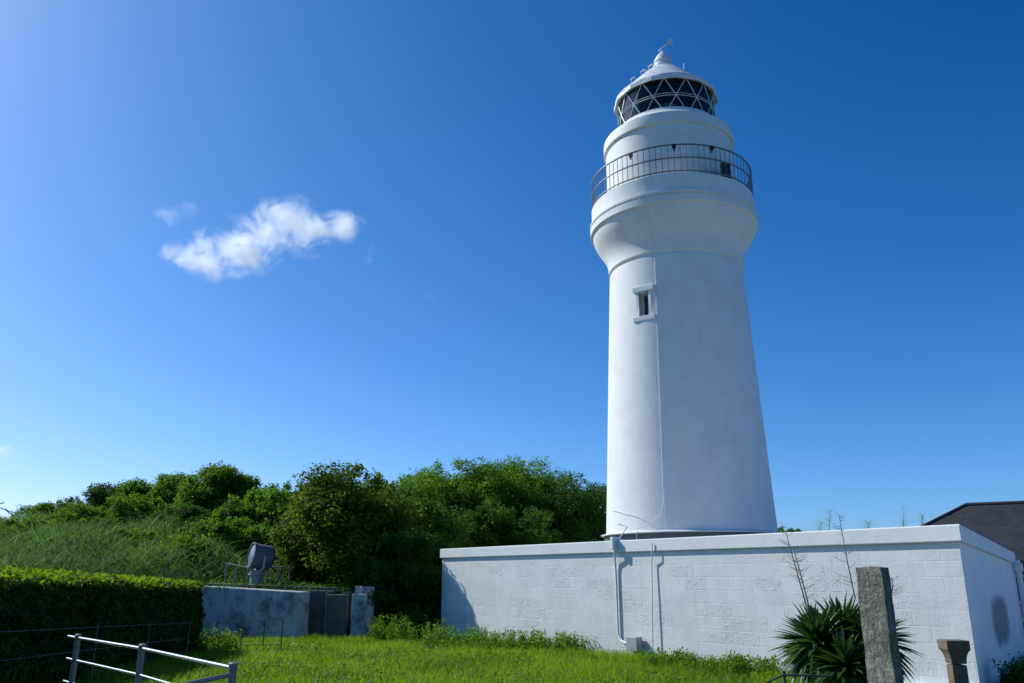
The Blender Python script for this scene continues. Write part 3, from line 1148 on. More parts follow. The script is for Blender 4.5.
M_oldrail = simple("old_pale_rail", (0.30, 0.31, 0.30), 0.6, 0.3, 0.3, 10, 0.1)
pipe_rail("metal_railing", [gp_(225, 25.6), gp_(235, 25.5), gp_(247, 25.4)], [at_y(230, 565.5, 25.5).z - gp_(230, 25.5).z] * 3, [1.0, 0.55, 0.15], 0.018, 0.022, M_oldrail, M_oldrail,
          "old pale metal railing to the left of the searchlight", "railing", group="railings beside the searchlight")
pipe_rail("metal_railing", [gp_(266, 25.4), gp_(271, 25.4), gp_(277, 25.4), gp_(283, 25.4), gp_(289, 25.5)], [at_y(280, 567, 25.4).z - gp_(280, 25.4).z] * 5, [1.0, 0.6, 0.2], 0.018, 0.02, M_oldrail, M_oldrail,
          "old pale metal railing to the right of the searchlight", "railing", group="railings beside the searchlight")

M_rusty = simple("rusty_rail", (0.11, 0.09, 0.07), 0.8, 0.1, 0.3, 12, 0.1)
# low wire fence in front of the concrete wall, and along the hedge
fp = []
for x in (217, 243, 265, 283):
    p = at_y(x, 621 - (x - 217) * 0.04, 19.6)
    fp.append((Vector((p.x, p.y, 0)), p.z))
pipe_rail("low_fence", [p for p, z in fp], [z for p, z in fp], [0.98, 0.62, 0.25], 0.008, 0.014, M_rusty, M_rusty, "thin rusty low rail fence in front of the concrete wall", "fence")
fp = []
for x, y, X in ((98, 624, -6.55), (150, 622, -6.5), (190, 621, -6.45)):
    r_ = ray(x, y)
    Yd = X / r_.x * r_.y
    p = at_y(x, y, Yd)
    fp.append((Vector((p.x, p.y, 0)), p.z))
M_wire = simple("thin_fence_wire", (0.16, 0.16, 0.15), 0.7, 0.2)
pipe_rail("low_fence", [p for p, z in fp], [z for p, z in fp], [0.95, 0.6], 0.004, 0.016, M_wire, M_rusty, "thin dark post and wire fence along the shaded side of the hedge", "fence", overlap=3.0)

# near pipe railing, lower left
FH = 1.0
npts = []
M_nearpost = M_post
for x, y in ((78, 637.5), (142, 648), (233, 667.5)):
    p = at_z(x, y, FH - 0.02)
    npts.append(Vector((p.x, p.y, 0)))
nr = pipe_rail("pipe_railing", npts, FH, [0.975], 0.016, 0.033, M_pipe, M_post, "grey steel pipe railing with three posts in the lower left corner", "railing", overlap=0.35)
o = npts[0]
for fz, ov in ((0.735, 0.3), (0.49, 0.3)):
    q = [p - o + Vector((0, 0, FH * fz)) for p in npts]
    q[0] = q[0] + (q[0] - q[1]).normalized() * ov
    MB().tube(q, 0.013, 8).build("rail", M_pipe, nr, smooth=60)
q1 = at_z(150, 694, FH - 0.08)
e1 = npts[2]
dd = (Vector((q1.x, q1.y, 0)) - e1)
e2 = e1 + dd.normalized() * 2.2
for fz in (0.93, 0.66, 0.40):
    MB().tube([e1 - o + Vector((0, 0, FH * fz)), e2 - o + Vector((0, 0, FH * fz))], 0.018, 8).build("rail", M_post, nr, smooth=60)
MB().tube([e2 - o + Vector((0, 0, -0.3)), e2 - o + Vector((0, 0, FH))], 0.036, 8).build("post", M_post, nr, smooth=60)
for p in npts + [e2]:
    MB().lathe([(0.033, FH - 0.05), (0.036, FH - 0.02), (0.036, FH + 0.01), (0.018, FH + 0.02)], 10, c=(p.x - o.x, p.y - o.y)).build("post_cap", M_post, nr, smooth=50)

# curved pipe rail in front of the sword-leaved plant
c0 = at_z(784, 675, 0.70)
c1 = at_z(758, 684, 0.70)
c2 = at_z(830, 672, 0.70)
pp = [Vector((c.x, c.y, 0)) for c in (c1, c0, c2)]
gr = empty("guard_rail", tuple(pp[1]), 0, "thin dark pipe rail with one post before the sword-leaved plants", "railing")
MB().tube([(0, 0, -0.3), (0, 0, 0.74)], 0.018, 8).build("post", M_rusty, gr, smooth=60)
MB().tube([pp[0] - pp[1] + Vector((-0.5, -0.5, 0.62)), pp[0] - pp[1] + Vector((0, 0, 0.68)), Vector((0, 0, 0.70)), pp[2] - pp[1] + Vector((0, 0, 0.66))], 0.011, 8).build("rail", M_rusty, gr, smooth=60)
MB().tube([pp[0] - pp[1] + Vector((0, 0, -0.3)), pp[0] - pp[1] + Vector((0, 0, 0.69))], 0.018, 8).build("post", M_rusty, gr, smooth=60)

# ------------------------------------------------------------------ stone posts
gpb = at_y(872, 567, 8.2)
gpo = empty("granite_pillar", (gpb.x, gpb.y, 0), wrot - math.radians(2), "tall rough grey granite pillar standing before the annex wall", "pillar")
bm = bmesh.new()
bmesh.ops.create_cube(bm, size=1.0)
bmesh.ops.subdivide_edges(bm, edges=bm.edges, cuts=18, use_grid_fill=True)
ht = gpb.z
for v in bm.verts:
    x, y, z = v.co
    zz = (z + 0.5) * (ht + 0.3) - 0.3
    tpz = 1.0 + 0.06 * (1 - zz / ht)
    nz = math.sin(zz * 9 + x * 3) * 0.0012 + math.sin(zz * 37 + y * 7) * 0.0015
    v.co = Vector((x * 0.265 * tpz + nz + random.uniform(-0.003, 0.003), y * 0.13 * tpz + nz + random.uniform(-0.004, 0.004), zz + (0.006 * math.sin(x * 7 + 1) if z > 0.45 else 0)))
me = bpy.data.meshes.new("stone_shaft")
bm.to_mesh(me)
bm.free()
me.materials.append(M_granite)
so = bpy.data.objects.new("stone_shaft", me)
C.objects.link(so)
so.parent = gpo
for p in me.polygons:
    p.use_smooth = True
me.set_sharp_from_angle(angle=math.radians(50))

spb = at_y(953, 640, 7.6)
zt = spb.z
spo = empty("stone_post", (spb.x, spb.y, 0), math.radians(-4), "short brown stone post with a wide flared cap near the annex corner", "post")
MB().box((0, 0, (zt - 0.2) / 2 - 0.15), (0.125, 0.125, zt - 0.2 + 0.3)).build("shaft", M_wood, spo, bevel=0.008)
cp = MB()
ringp = [(0.064, 0.064, zt - 0.19), (0.066, 0.066, zt - 0.15), (0.074, 0.074, zt - 0.115), (0.088, 0.088, zt - 0.085), (0.097, 0.097, zt - 0.075), (0.097, 0.097, zt)]
vs, fs = [], []
for hx_, hy_, z in ringp:
    vs += [(-hx_, -hy_, z), (hx_, -hy_, z), (hx_, hy_, z), (-hx_, hy_, z)]
for i in range(len(ringp) - 1):
    for k in range(4):
        k2 = (k + 1) % 4
        fs.append((4 * i + k, 4 * i + k2, 4 * i + 4 + k2, 4 * i + 4 + k))
fs += [(3, 2, 1, 0), tuple(4 * (len(ringp) - 1) + k for k in range(4))]
cp.add(vs, fs).build("cap", M_wood, spo, bevel=0.006)


# ------------------------------------------------------------------ vegetation generators
def leaf_quads(P, Nn, size, rng, aspect=0.55, fold=True):
    """diamond leaves at P with normals Nn; returns verts, faces"""
    n = len(P)
    Nn = Nn / np.maximum(np.linalg.norm(Nn, axis=1, keepdims=True), 1e-6)
    a = rng.normal(size=(n, 3))
    a -= (a * Nn).sum(1, keepdims=True) * Nn
    a /= np.maximum(np.linalg.norm(a, axis=1, keepdims=True), 1e-6)
    b = np.cross(Nn, a)
    s = size * rng.uniform(0.6, 1.35, (n, 1))
    v = np.empty((n, 4, 3))
    v[:, 0] = P - a * s
    v[:, 1] = P + b * s * aspect - a * s * 0.15 + Nn * s * 0.12
    v[:, 2] = P + a * s
    v[:, 3] = P - b * s * aspect - a * s * 0.15 + Nn * s * 0.12
    return v.reshape(-1, 3), np.arange(4 * n).reshape(n, 4)


def crown_points(rng, a, b, c, n_lobes, per, lobe=(0.28, 0.45), low=-0.85):
    """leaf positions and normals of an irregular crown in an ellipsoid (a,b,c) about the origin"""
    Ps, Ns, Rs = [], [], []
    k = 0
    while k < n_lobes:
        d = rng.normal(size=3)
        d /= np.linalg.norm(d)
        if d[2] < low:
            continue
        rad = rng.uniform(0.35, 0.80) if k % 3 == 0 else rng.uniform(0.68, 0.92)
        cen = d * rad * np.array([a, b, c])
        lr = rng.uniform(*lobe) * min(a, b, c) * np.array([1.15, 1.15, 0.8])
        m = int(per * rng.uniform(0.7, 1.3))
        # clumps of twigs within the lobe
        q = rng.normal(size=(m, 3))
        q /= np.linalg.norm(q, axis=1, keepdims=True)
        nt_ = 16
        tw = rng.normal(size=(nt_, 3))
        tw /= np.linalg.norm(tw, axis=1, keepdims=True)
        pick = rng.integers(0, nt_, m)
        q = q * 0.42 + tw[pick] * rng.uniform(0.55, 1.05, (m, 1))
        Ps.append(cen + q * lr)
        nn = q / np.maximum(np.linalg.norm(q, axis=1, keepdims=True), 1e-6) * 0.5 + rng.normal(size=(m, 3)) * 0.55 + np.array([0, 0, 0.7])
        Ns.append(nn)
        lb = rng.uniform(0, 0.45)
        Rs.append(np.clip(lb + rng.uniform(0, 0.6, m), 0, 1))
        k += 1
    return np.concatenate(Ps), np.concatenate(Ns), np.concatenate(Rs)


def make_tree(name, label, cat, base, top_z, halfw, mat, seed, leaf=0.07, n_lobes=42, per=520, low=0.10, group=None, depthw=None, tip=True):
    """low: height of the crown's underside as a fraction of total height"""
    rg = np.random.default_rng(seed)
    root = empty(name, tuple(base), rg.uniform(0, 6.28) * 0, label, cat, group)
    H = top_z - base[2]
    zc = H * (low + (1 - low) / 2)
    c_ = H * (1 - low) / 2
    a_ = halfw
    b_ = depthw or halfw
    P, Nn, R = crown_points(rg, a_, b_, c_, n_lobes, int(per * 2.2))
    P = P + np.array([0, 0, zc])
    if tip:      # sprigs that break the outline
        m = 26
        d = rg.normal(size=(m, 3))
        d[:, 2] = np.abs(d[:, 2]) + 0.1
        d /= np.linalg.norm(d, axis=1, keepdims=True)
        for q in d:
            cen = q * np.array([a_, b_, c_]) * rg.uniform(0.86, 1.0) + np.array([0, 0, zc])
            k = rg.integers(50, 130)
            pt = cen + rg.normal(size=(k, 3)) * np.array([0.10, 0.10, 0.13]) * (0.5 + halfw * 0.2)
            P = np.concatenate([P, pt])
            Nn = np.concatenate([Nn, rg.normal(size=(k, 3)) + np.array([0, 0, 0.4])])
            R = np.concatenate([R, rg.uniform(0.2, 1, k)])
    ok = P[:, 2] > 0.05
    P, Nn, R = P[ok], Nn[ok], R[ok]
    v, f = leaf_quads(P, Nn, leaf * (0.52 + 0.26 * rg.uniform(0, 1)), rg)
    fast_mesh("crown", v, f, 4, mat, root, rnd=R)
    tk = MB()
    r0_ = 0.05 * H * 0.55
    lean = Vector((rg.uniform(-0.3, 0.3), rg.uniform(-0.3, 0.3), 0))
    tk.tube([(0, 0, -0.4), Vector((0, 0, H * 0.2)) + lean * 0.3, Vector((0, 0, H * 0.45)) + lean * 0.7, Vector((0, 0, H * 0.78)) + lean], [r0_, r0_ * 0.8, r0_ * 0.55, r0_ * 0.15], 8)
    for k in range(9):
        z0 = H * rg.uniform(0.2, 0.6)
        an = rg.uniform(0, 6.28)
        L = halfw * rg.uniform(0.55, 0.95)
        st = Vector((0, 0, z0)) + lean * (z0 / H)
        en = st + Vector((math.cos(an) * L, math.sin(an) * L * (b_ / a_), H * rg.uniform(0.1, 0.32)))
        mid = (st + en) / 2 + Vector((0, 0, -0.08 * L))
        tk.tube([st, mid, en], [r0_ * 0.4, r0_ * 0.25, r0_ * 0.07], 6)
    tk.build("trunk", M_bark, root, smooth=60)
    return root


def blades(P, length, width, lean, rng, seg=3, droop=0.5, az=None):
    """ribbons growing from P; returns verts, quad faces"""
    n = len(P)
    th = rng.uniform(0, 2 * np.pi, n) if az is None else az
    dr = np.stack([np.cos(th), np.sin(th), np.zeros(n)], 1)
    ph = rng.uniform(0, 2 * np.pi, n)
    sd_ = np.stack([np.cos(ph), np.sin(ph), np.zeros(n)], 1)
    L = length[:, None]
    W = width[:, None]
    ln = lean[:, None]
    rows = []
    for k in range(seg + 1):
        t = k / seg
        bend = ln * t + droop * ln * t * t
        c = P + dr * (L * bend) + np.array([0, 0, 1]) * (L * (t - 0.5 * droop * ln * t * t * 1.4))
        wd_ = W * (1 - 0.94 * t ** 1.3)
        rows.append(np.stack([c - sd_ * wd_, c + sd_ * wd_], 1))
    v = np.stack(rows, 1)        # n, seg+1, 2, 3
    v = v.reshape(n, -1, 3)
    m = (seg + 1) * 2
    base = (np.arange(n) * m)[:, None]
    fs = []
    for k in range(seg):
        fs.append(base + np.array([[2 * k, 2 * k + 1, 2 * k + 3, 2 * k + 2]]))
    f = np.stack(fs, 1).reshape(-1, 4)
    return v.reshape(-1, 3), f


def vnoise(X, Y, scale, seed):
    r = np.random.default_rng(seed)
    g_ = r.uniform(0, 1, (64, 64))
    x = X * scale
    y = Y * scale
    xi = np.floor(x).astype(int)
    yi = np.floor(y).astype(int)
    fx = x - xi
    fy = y - yi
    fx = fx * fx * (3 - 2 * fx)
    fy = fy * fy * (3 - 2 * fy)
    a = g_[xi % 64, yi % 64]
    b = g_[(xi + 1) % 64, yi % 64]
    c = g_[xi % 64, (yi + 1) % 64]
    d = g_[(xi + 1) % 64, (yi + 1) % 64]
    return (a * (1 - fx) + b * fx) * (1 - fy) + (c * (1 - fx) + d * fx) * fy


# ------------------------------------------------------------------ grass
def wall_dist(X, Y):
    """metres in front of the annex front wall (negative: behind it)"""
    return (X - f0.x) * wn.x + (Y - f0.y) * wn.y


n = 300000
X = rng.uniform(-8, 11, n)
Y = 4 + 22 * np.sqrt(rng.uniform(0, 1, n))
d = wall_dist(X, Y)
along = (X - f0.x) * wd.normalized().x + (Y - f0.y) * wd.normalized().y
sdist = (X - BR.x) * sn.x + (Y - BR.y) * sn.y
inb = ((d < 0.03) & (along > -0.2) & (sdist < 0.1)) | ((sdist > 0.85) & ((X - BR.x) * sd.x + (Y - BR.y) * sd.y > -2.1 * SL))
ok = ~inb & (hill_z(X, Y) < 0.3)
X, Y, d = X[ok], Y[ok], d[ok]
cl_ = vnoise(X, Y, 1.1, 1) * 0.6 + vnoise(X, Y, 3.1, 2) * 0.4
L = 0.09 + 0.20 * cl_ ** 1.5 + rng.uniform(0, 0.07, len(X))
L *= np.where((d < 0.8) & (along[ok] < 9.0), 1.25, 1.0)
keep = rng.uniform(0, 1, len(X)) < (0.35 + 0.9 * cl_)
X, Y, L = X[keep], Y[keep], L[keep]
v, f = blades(np.stack([X, Y, np.zeros(len(X))], 1), L, rng.uniform(0.004, 0.009, len(X)), rng.uniform(0.1, 0.9, len(X)), rng, 2, 0.6)
gr_o = fast_mesh("grass", v, f, 4, M_grass, rnd=np.repeat(np.clip(rng.uniform(0, 0.7, len(X)) + 0.4 * vnoise(X, Y, 0.8, 5), 0, 1), 2))
tag(gr_o, "bright green uncut grass of the lawn", "grass", kind="stuff")


n = 60000
X = rng.uniform(-8, 9, n)
Y = rng.uniform(9, 25, n)
d = wall_dist(X, Y)
al_ = (X - f0.x) * wd.normalized().x + (Y - f0.y) * wd.normalized().y
pt_ = vnoise(X + 50, Y, 0.9, 41) * 0.6 + vnoise(X + 50, Y, 2.6, 42) * 0.4
ok = ~((d < 0.05) & (al_ > -0.2)) & (hill_z(X, Y) < 0.2) & (pt_ > 0.50)
X, Y, pt_ = X[ok], Y[ok], pt_[ok]
Zl = rng.uniform(0.03, 0.10, len(X)) + 0.38 * np.clip(pt_ - 0.48, 0, 1) * rng.uniform(0.3, 1, len(X))
v, f = leaf_quads(np.stack([X, Y, Zl], 1), rng.normal(size=(len(X), 3)) * 0.6 + np.array([0, 0, 1.0]), 0.028, rng, 0.6)
lw = fast_mesh("lawn_weeds", v, f, 4, M_weed, rnd=rng.uniform(0.2, 1, len(X)))
tag(lw, "patches of broad leaved low weeds in the lawn", "weeds", kind="stuff")


def ground_px(x, y, z=0.0):
    p = at_z(x, y, z)
    return Vector((p.x, p.y, 0))


def weed(base, R, H, seed, label, n_leaf=2200, leaf=0.03, group="weed clumps along the annex wall", mat=None):
    rg = np.random.default_rng(seed)
    root = empty("weed_clump", tuple(base), 0, label, "weed", group)
    ns = 46
    a = rg.uniform(0, 6.28, ns)
    rr = R * np.sqrt(rg.uniform(0, 1, ns)) * 0.75
    sx = np.stack([np.cos(a) * rr * 1.25, np.sin(a) * rr * 0.8, np.zeros(ns)], 1)
    ln = rg.uniform(0.55, 1.05, ns) * H * (1 - 0.45 * (rr / R) ** 2)
    out = np.stack([np.cos(a), np.sin(a), np.zeros(ns)], 1) * (rr / R)[:, None] * 0.45
    pick = rg.integers(0, ns, n_leaf)
    t = rg.uniform(0.1, 1.0, n_leaf)
    P = sx[pick] + out[pick] * (ln[pick] * t)[:, None] + np.array([0, 0, 1]) * (ln[pick] * t)[:, None] + rg.normal(size=(n_leaf, 3)) * 0.035
    v, f = leaf_quads(P, rg.normal(size=(n_leaf, 3)) + np.array([0, 0, 0.8]), leaf, rg, 0.42)
    fast_mesh("leaves", v, f, 4, mat or M_weed, root, rnd=rg.uniform(0, 1, n_leaf))
    st = MB()
    for k in range(ns):
        b_ = Vector(sx[k])
        st.tube([b_, b_ + Vector(out[k]) * float(ln[k]) * 0.9 + Vector((0, 0, float(ln[k]) * 0.9))], [0.006, 0.002], 4)
    st.build("stems", M_weed, root)
    return root


wl = [
    (389, 645, 0.45, 0.80, "tall leafy weed clump at the mouth of the dark gap beside the annex"),
    (420, 647, 0.80, 0.72, "broad weed clump just left of the annex corner"),
    (458, 650, 0.80, 0.66, "weed clump in the shade at the left end of the annex wall"),
    (505, 653, 0.70, 0.56, "low weed clump right of the tree shadow on the annex wall"),
    (548, 653, 0.62, 0.62, "tallest dense weed clump along the middle left of the annex wall"),
    (578, 656, 0.55, 0.48, "smaller weed clump right beside the tallest one along the wall"),
    (668, 668, 0.50, 0.34, "low weed clump below the conduit right of the meter box"),
    (712, 673, 0.50, 0.28, "low grassy weed clump along the bare middle of the annex wall"),
    (752, 677, 0.50, 0.42, "bright weed clump left of the sword-leaved plants"),
]
for i, (px, py, R_, H_, lab) in enumerate(wl):
    weed(ground_px(px, py), R_, H_, 100 + i, lab)
weed(ground_px(1034, 694), 0.35, 0.55, 140, "dark shaded weed clump at the foot of the annex end wall", 2600, 0.03, mat=M_treeB)  # shade at the wall foot put into the darker leaf colour
weed(ground_px(250, 641), 0.5, 0.55, 142, "dark weed clump growing against the whitewashed concrete wall", 2600, 0.03, mat=M_treeB)
weed(ground_px(213, 655), 0.55, 0.62, 141, "leafy weed clump at the far end of the hedge", 2400, 0.03)

# ------------------------------------------------------------------ hedge
hg0, hg1 = Vector((-7.05, 7.0, 0)), Vector((-7.05, 18.6, 0))
hroot = empty("clipped_hedge", (-7.78, 13.2, 0), 0, "long clipped green hedge running away along the left side", "hedge")
HW, HH, HLN = 1.7, 1.56, 12.2
nh = 120000
rg = np.random.default_rng(21)
face = rg.choice(4, nh, p=[0.40, 0.36, 0.12, 0.12])
u = rg.uniform(-0.5, 0.5, nh)
t = rg.uniform(0, 1, nh)
x = np.where(face == 0, HW / 2, np.where(face == 1, (t - 0.5) * HW, np.where(face == 2, (t - 0.5) * HW, -HW / 2)))
y = np.where(face == 2, HLN / 2 * np.where(u > 0, 1, -1), u * HLN)
z = np.where(face == 1, HH, HH * (0.02 + 0.98 * rg.uniform(0, 1, nh)))
wob = (vnoise(y + 40, z * 2 + x + 40, 1.3, 9) - 0.5) * 0.22 + (vnoise(y + 40, z * 2 + x * 2 + 40, 4.0, 10) - 0.5) * 0.16
dep = -np.abs(rg.normal(size=nh)) * 0.09 + wob
x = x + np.where(face == 0, dep, 0) - np.where(face == 3, dep, 0)
z = z + np.where(face == 1, dep, 0)
y = y + np.where(face == 2, dep * np.sign(u), 0)
# rounded shoulders
edge = np.clip((np.abs(x) / (HW / 2)) * 1.0, 0, 1.2)
z = np.where(z > HH - 0.35, z - 0.16 * np.clip(edge - 0.6, 0, 1) ** 1.2 * 2.0 * (z - (HH - 0.35)) / 0.35, z)
z = z * (1.64 - 0.028 * y) / 1.56
nrm = np.stack([np.where(face == 0, 1, np.where(face == 3, -1, 0)), np.where(face == 2, np.sign(u), 0), np.where(face == 1, 1, 0.2)], 1) + rg.normal(size=(nh, 3)) * 0.65
v, f = leaf_quads(np.stack([x, y, z], 1), nrm, 0.034, rg, 0.55)
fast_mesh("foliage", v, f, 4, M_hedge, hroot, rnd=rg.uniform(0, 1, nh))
ns = 8000   # new shoots out of the top, its sunlit rim put into their colour
sx = rg.uniform(-HW / 2, HW / 2, ns)
sy = rg.uniform(-HLN / 2, HLN / 2, ns)
shz = HH + rg.uniform(-0.05, 0.14, ns) - 0.14 * np.clip(np.abs(sx) / (HW / 2) - 0.5, 0, 1)
shz = shz * (1.64 - 0.028 * sy) / 1.56
v, f = leaf_quads(np.stack([sx, sy, shz], 1), rg.normal(size=(ns, 3)), 0.045, rg, 0.4)
fast_mesh("sunlit_shoots", v, f, 4, M_shoot, hroot, rnd=rg.uniform(0.6, 1, ns))
core = MB().box((0, 0, HH / 2 - 0.1), (HW - 0.45, HLN - 0.45, HH - 0.35)).build("woody_core", M_bark, hroot)

# ------------------------------------------------------------------ trees
def hz_(x, y):
    return float(hill_z(x, y))


def tree_px(px, topy, Y, halfpx, kind, seed, label, **kw):
    p = at_y(px, topy, Y)
    b = Vector((p.x, p.y, hz_(p.x, p.y)))
    hw = halfpx / FPX * Y
    mat = {'a': M_treeA, 'b': M_treeB, 'c': M_treeC}[kind]
    nm = {'a': "broadleaf_tree", 'b': "evergreen_tree", 'c': "evergreen_tree"}[kind]
    return make_tree(nm, label, "tree", b, p.z, hw, mat, seed, group="trees on the hill behind", **kw)


tree_px(352, 467, 26.3, 60, 'c', 1, "large rounded olive-leaved tree above the concrete wall", leaf=0.085, n_lobes=56, per=620, low=0.0, depthw=2.3)
tree_px(410, 488, 29.5, 46, 'b', 2, "dark tree filling the gap between the olive tree and the annex", leaf=0.09, n_lobes=34, per=600, low=-0.05, depthw=2.0)
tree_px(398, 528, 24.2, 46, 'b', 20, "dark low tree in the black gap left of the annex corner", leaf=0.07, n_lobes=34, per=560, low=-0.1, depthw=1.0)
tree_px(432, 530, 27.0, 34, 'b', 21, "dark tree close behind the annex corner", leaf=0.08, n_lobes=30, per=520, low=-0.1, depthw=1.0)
tree_px(462, 463, 38.0, 70, 'a', 3, "tall mid-green tree with even crown behind the left end of the annex", leaf=0.10, n_lobes=50, per=560, low=0.02)
tree_px(420, 476, 41.0, 55, 'a', 4, "green tree just right of and behind the olive tree", leaf=0.10, n_lobes=40, per=500, low=0.05)
tree_px(522, 465, 41.0, 62, 'a', 5, "green tree between the tall crown and the darker trees near the tower", leaf=0.10, n_lobes=44, per=520, low=0.05)
tree_px(560, 478, 38.0, 50, 'b', 6, "dark evergreen tree just left of the tower", leaf=0.10, n_lobes=40, per=520, low=0.02)
tree_px(604, 486, 42.0, 48, 'b', 7, "dark evergreen tree partly hidden behind the tower's left edge", leaf=0.10, n_lobes=36, per=480, low=0.02)
tree_px(505, 506, 34.5, 60, 'b', 8, "low dark tree right behind the annex parapet", leaf=0.09, n_lobes=36, per=520, low=-0.05)
tree_px(222, 467, 42.0, 40, 'a', 9, "tallest spreading tree on the left hill ridge", leaf=0.11, n_lobes=36, per=420, low=0.15)
tree_px(170, 477, 44.0, 46, 'a', 10, "rounded tree on the ridge left of the tallest spreading one", leaf=0.11, n_lobes=36, per=420, low=0.05)
tree_px(118, 487, 45.0, 46, 'b', 11, "dark green tree in the middle of the left ridge", leaf=0.11, n_lobes=34, per=420, low=0.02)
tree_px(66, 502, 46.0, 44, 'a', 12, "low green tree near the left end of the ridge", leaf=0.11, n_lobes=30, per=400, low=0.02)
tree_px(300, 483, 40.0, 45, 'a', 13, "green tree between the tallest ridge tree and the olive tree", leaf=0.10, n_lobes=36, per=440, low=0.02)
tree_px(262, 494, 36.0, 42, 'a', 14, "bushy green tree behind the searchlight", leaf=0.09, n_lobes=34, per=460, low=0.0)
tree_px(330, 478, 42.0, 30, 'b', 15, "narrow dark treetop peeking over the olive tree's left shoulder", leaf=0.10, n_lobes=26, per=400, low=0.05)
tree_px(-22, 520, 44.0, 36, 'b', 16, "dark tree cut off by the left edge", leaf=0.11, n_lobes=26, per=380, low=0.02)
tree_px(230, 520, 31.5, 46, 'a', 17, "low spreading bush above the reeds left of the searchlight", leaf=0.08, n_lobes=30, per=420, low=-0.05)
for i, (px, ty, Y_, hw, kd, lab) in enumerate([
    (30, 528, 34, 34, 'a', "low pale green shrub at the left end of the hillside"),
    (86, 515, 37, 36, 'a', "round green shrub half way up the left hillside"),
    (142, 506, 39, 34, 'a', "upper shrub of the hillside below the middle ridge trees"),
    (190, 515, 36, 36, 'b', "dark shrub below the tallest ridge tree"),
    (60, 545, 29, 34, 'a', "near shrub just above the left part of the hedge"),
    (130, 540, 30, 36, 'a', "near wide shrub above the middle of the hedge"),
    (186, 548, 28.5, 28, 'a', "near shrub above the right end of the hedge")]):
    p = at_y(px, ty - 9, Y_)
    make_tree("shrub", lab, "shrub", Vector((p.x, p.y, hz_(p.x, p.y))), p.z, hw / FPX * Y_, {'a': M_treeA, 'b': M_treeB}[kd], 300 + i, leaf=0.085, n_lobes=24, per=260, low=-0.1, group="shrubs on the hillside")
# hidden row right of the tower: only tips show over the parapet
tree_px(797, 527, 60.0, 14, 'b', 18, "distant dark treetop peeking over the parapet right of the tower", leaf=0.10, n_lobes=16, per=260, low=0.1)
tree_px(778, 528, 46.0, 16, 'a', 19, "distant green treetop close against the tower's right foot", leaf=0.09, n_lobes=16, per=260, low=0.1)

# bare twigs reaching in at the left edge
tw0 = at_y(-40, 520, 40.0)
tw = empty("bare_tree", (tw0.x, tw0.y, hz_(tw0.x, tw0.y)), 0, "thin bare branches reaching in at the left edge", "tree")
bt = MB()
b0_ = Vector((0, 0, 0))
o_ = Vector((tw0.x, tw0.y, hz_(tw0.x, tw0.y)))
bt.tube([(0, 0, -0.3), at_y(-40, 520, 40) - o_, at_y(-25, 500, 40) - o_], [0.09, 0.06, 0.04], 6)
bt.build("trunk", M_bark, tw)
bt = MB()
for pts_ in (((-25, 500), (-5, 506), (12, 512), (27, 516)), ((-8, 505), (4, 503), (2, 501)), ((-10, 518), (0, 521), (9, 525), (13, 527)), ((5, 509), (12, 515), (17, 516))):
    q = [at_y(x, y, 40.0) - o_ for x, y in pts_]
    bt.tube(q, [0.035 * (1 - 0.8 * k / (len(q) - 1)) for k in range(len(q))], 5)
bt.build("twigs", M_bark, tw)

# ------------------------------------------------------------------ reeds on the hill
nr_ = 110000
X = rng.uniform(-34, -2.5, nr_)
Y = 19.5 + 26 * rng.uniform(0, 1, nr_) ** 1.3
Z = hill_z(X, Y)
ok = (Z > 0.6) & ~((X > -8.5) & (Y < 25.2)) & ~((np.abs(X - slb.x) < 0.9) & (Y < 26.5)) & ((X < -5.5) | (Y > 30))
ok &= vnoise(X + 90, Y, 0.35, 31) * 0.6 + vnoise(X + 90, Y, 1.2, 32) * 0.4 > 0.22
X, Y, Z = X[ok], Y[ok], Z[ok]
cl2 = vnoise(X + 90, Y, 0.5, 33)
L = rng.uniform(0.30, 0.75, len(X)) * (0.6 + 0.8 * cl2)
v, f = blades(np.stack([X, Y, Z - 0.05 + rng.uniform(0, 1.1, len(X)) * (0.3 + cl2)], 1), L, rng.uniform(0.010, 0.022, len(X)), rng.uniform(0.3, 1.5, len(X)), rng, 4, 0.8)
re_o = fast_mesh("tall_reeds", v, f, 4, M_reed, rnd=np.repeat(np.clip(rng.uniform(0, 0.8, len(X)) + 0.3 * cl2, 0, 1), 4))
tag(re_o, "tall arching silver green reeds covering the hillside", "reeds", kind="stuff")
# creeper and grass over the top of the old wall
n = 1900
xs = rng.uniform(205, 372, n)
Yd = rng.uniform(23.2, 25.2, n)
px = (xs - 512) / FPX
P = np.stack([px * Yd * 1.02, Yd, np.interp(xs, [200, 372], [1.40, 1.28]) + rng.uniform(-0.06, 0.16, n) + 0.03 * (Yd - 23.4)], 1)
m_ = (np.abs(P[:, 0] - slb.x) > 0.3) | (P[:, 1] < 24.4)
P = P[m_]
v, f = leaf_quads(P, rng.normal(size=(len(P), 3)) + np.array([0, 0, 0.7]), 0.04, rng, 0.5)
cr = fast_mesh("creeper", v, f, 4, M_treeB, rnd=rng.uniform(0, 1, len(P)))
tag(cr, "green creeper mat over the top of the concrete wall", "creeper", kind="stuff")


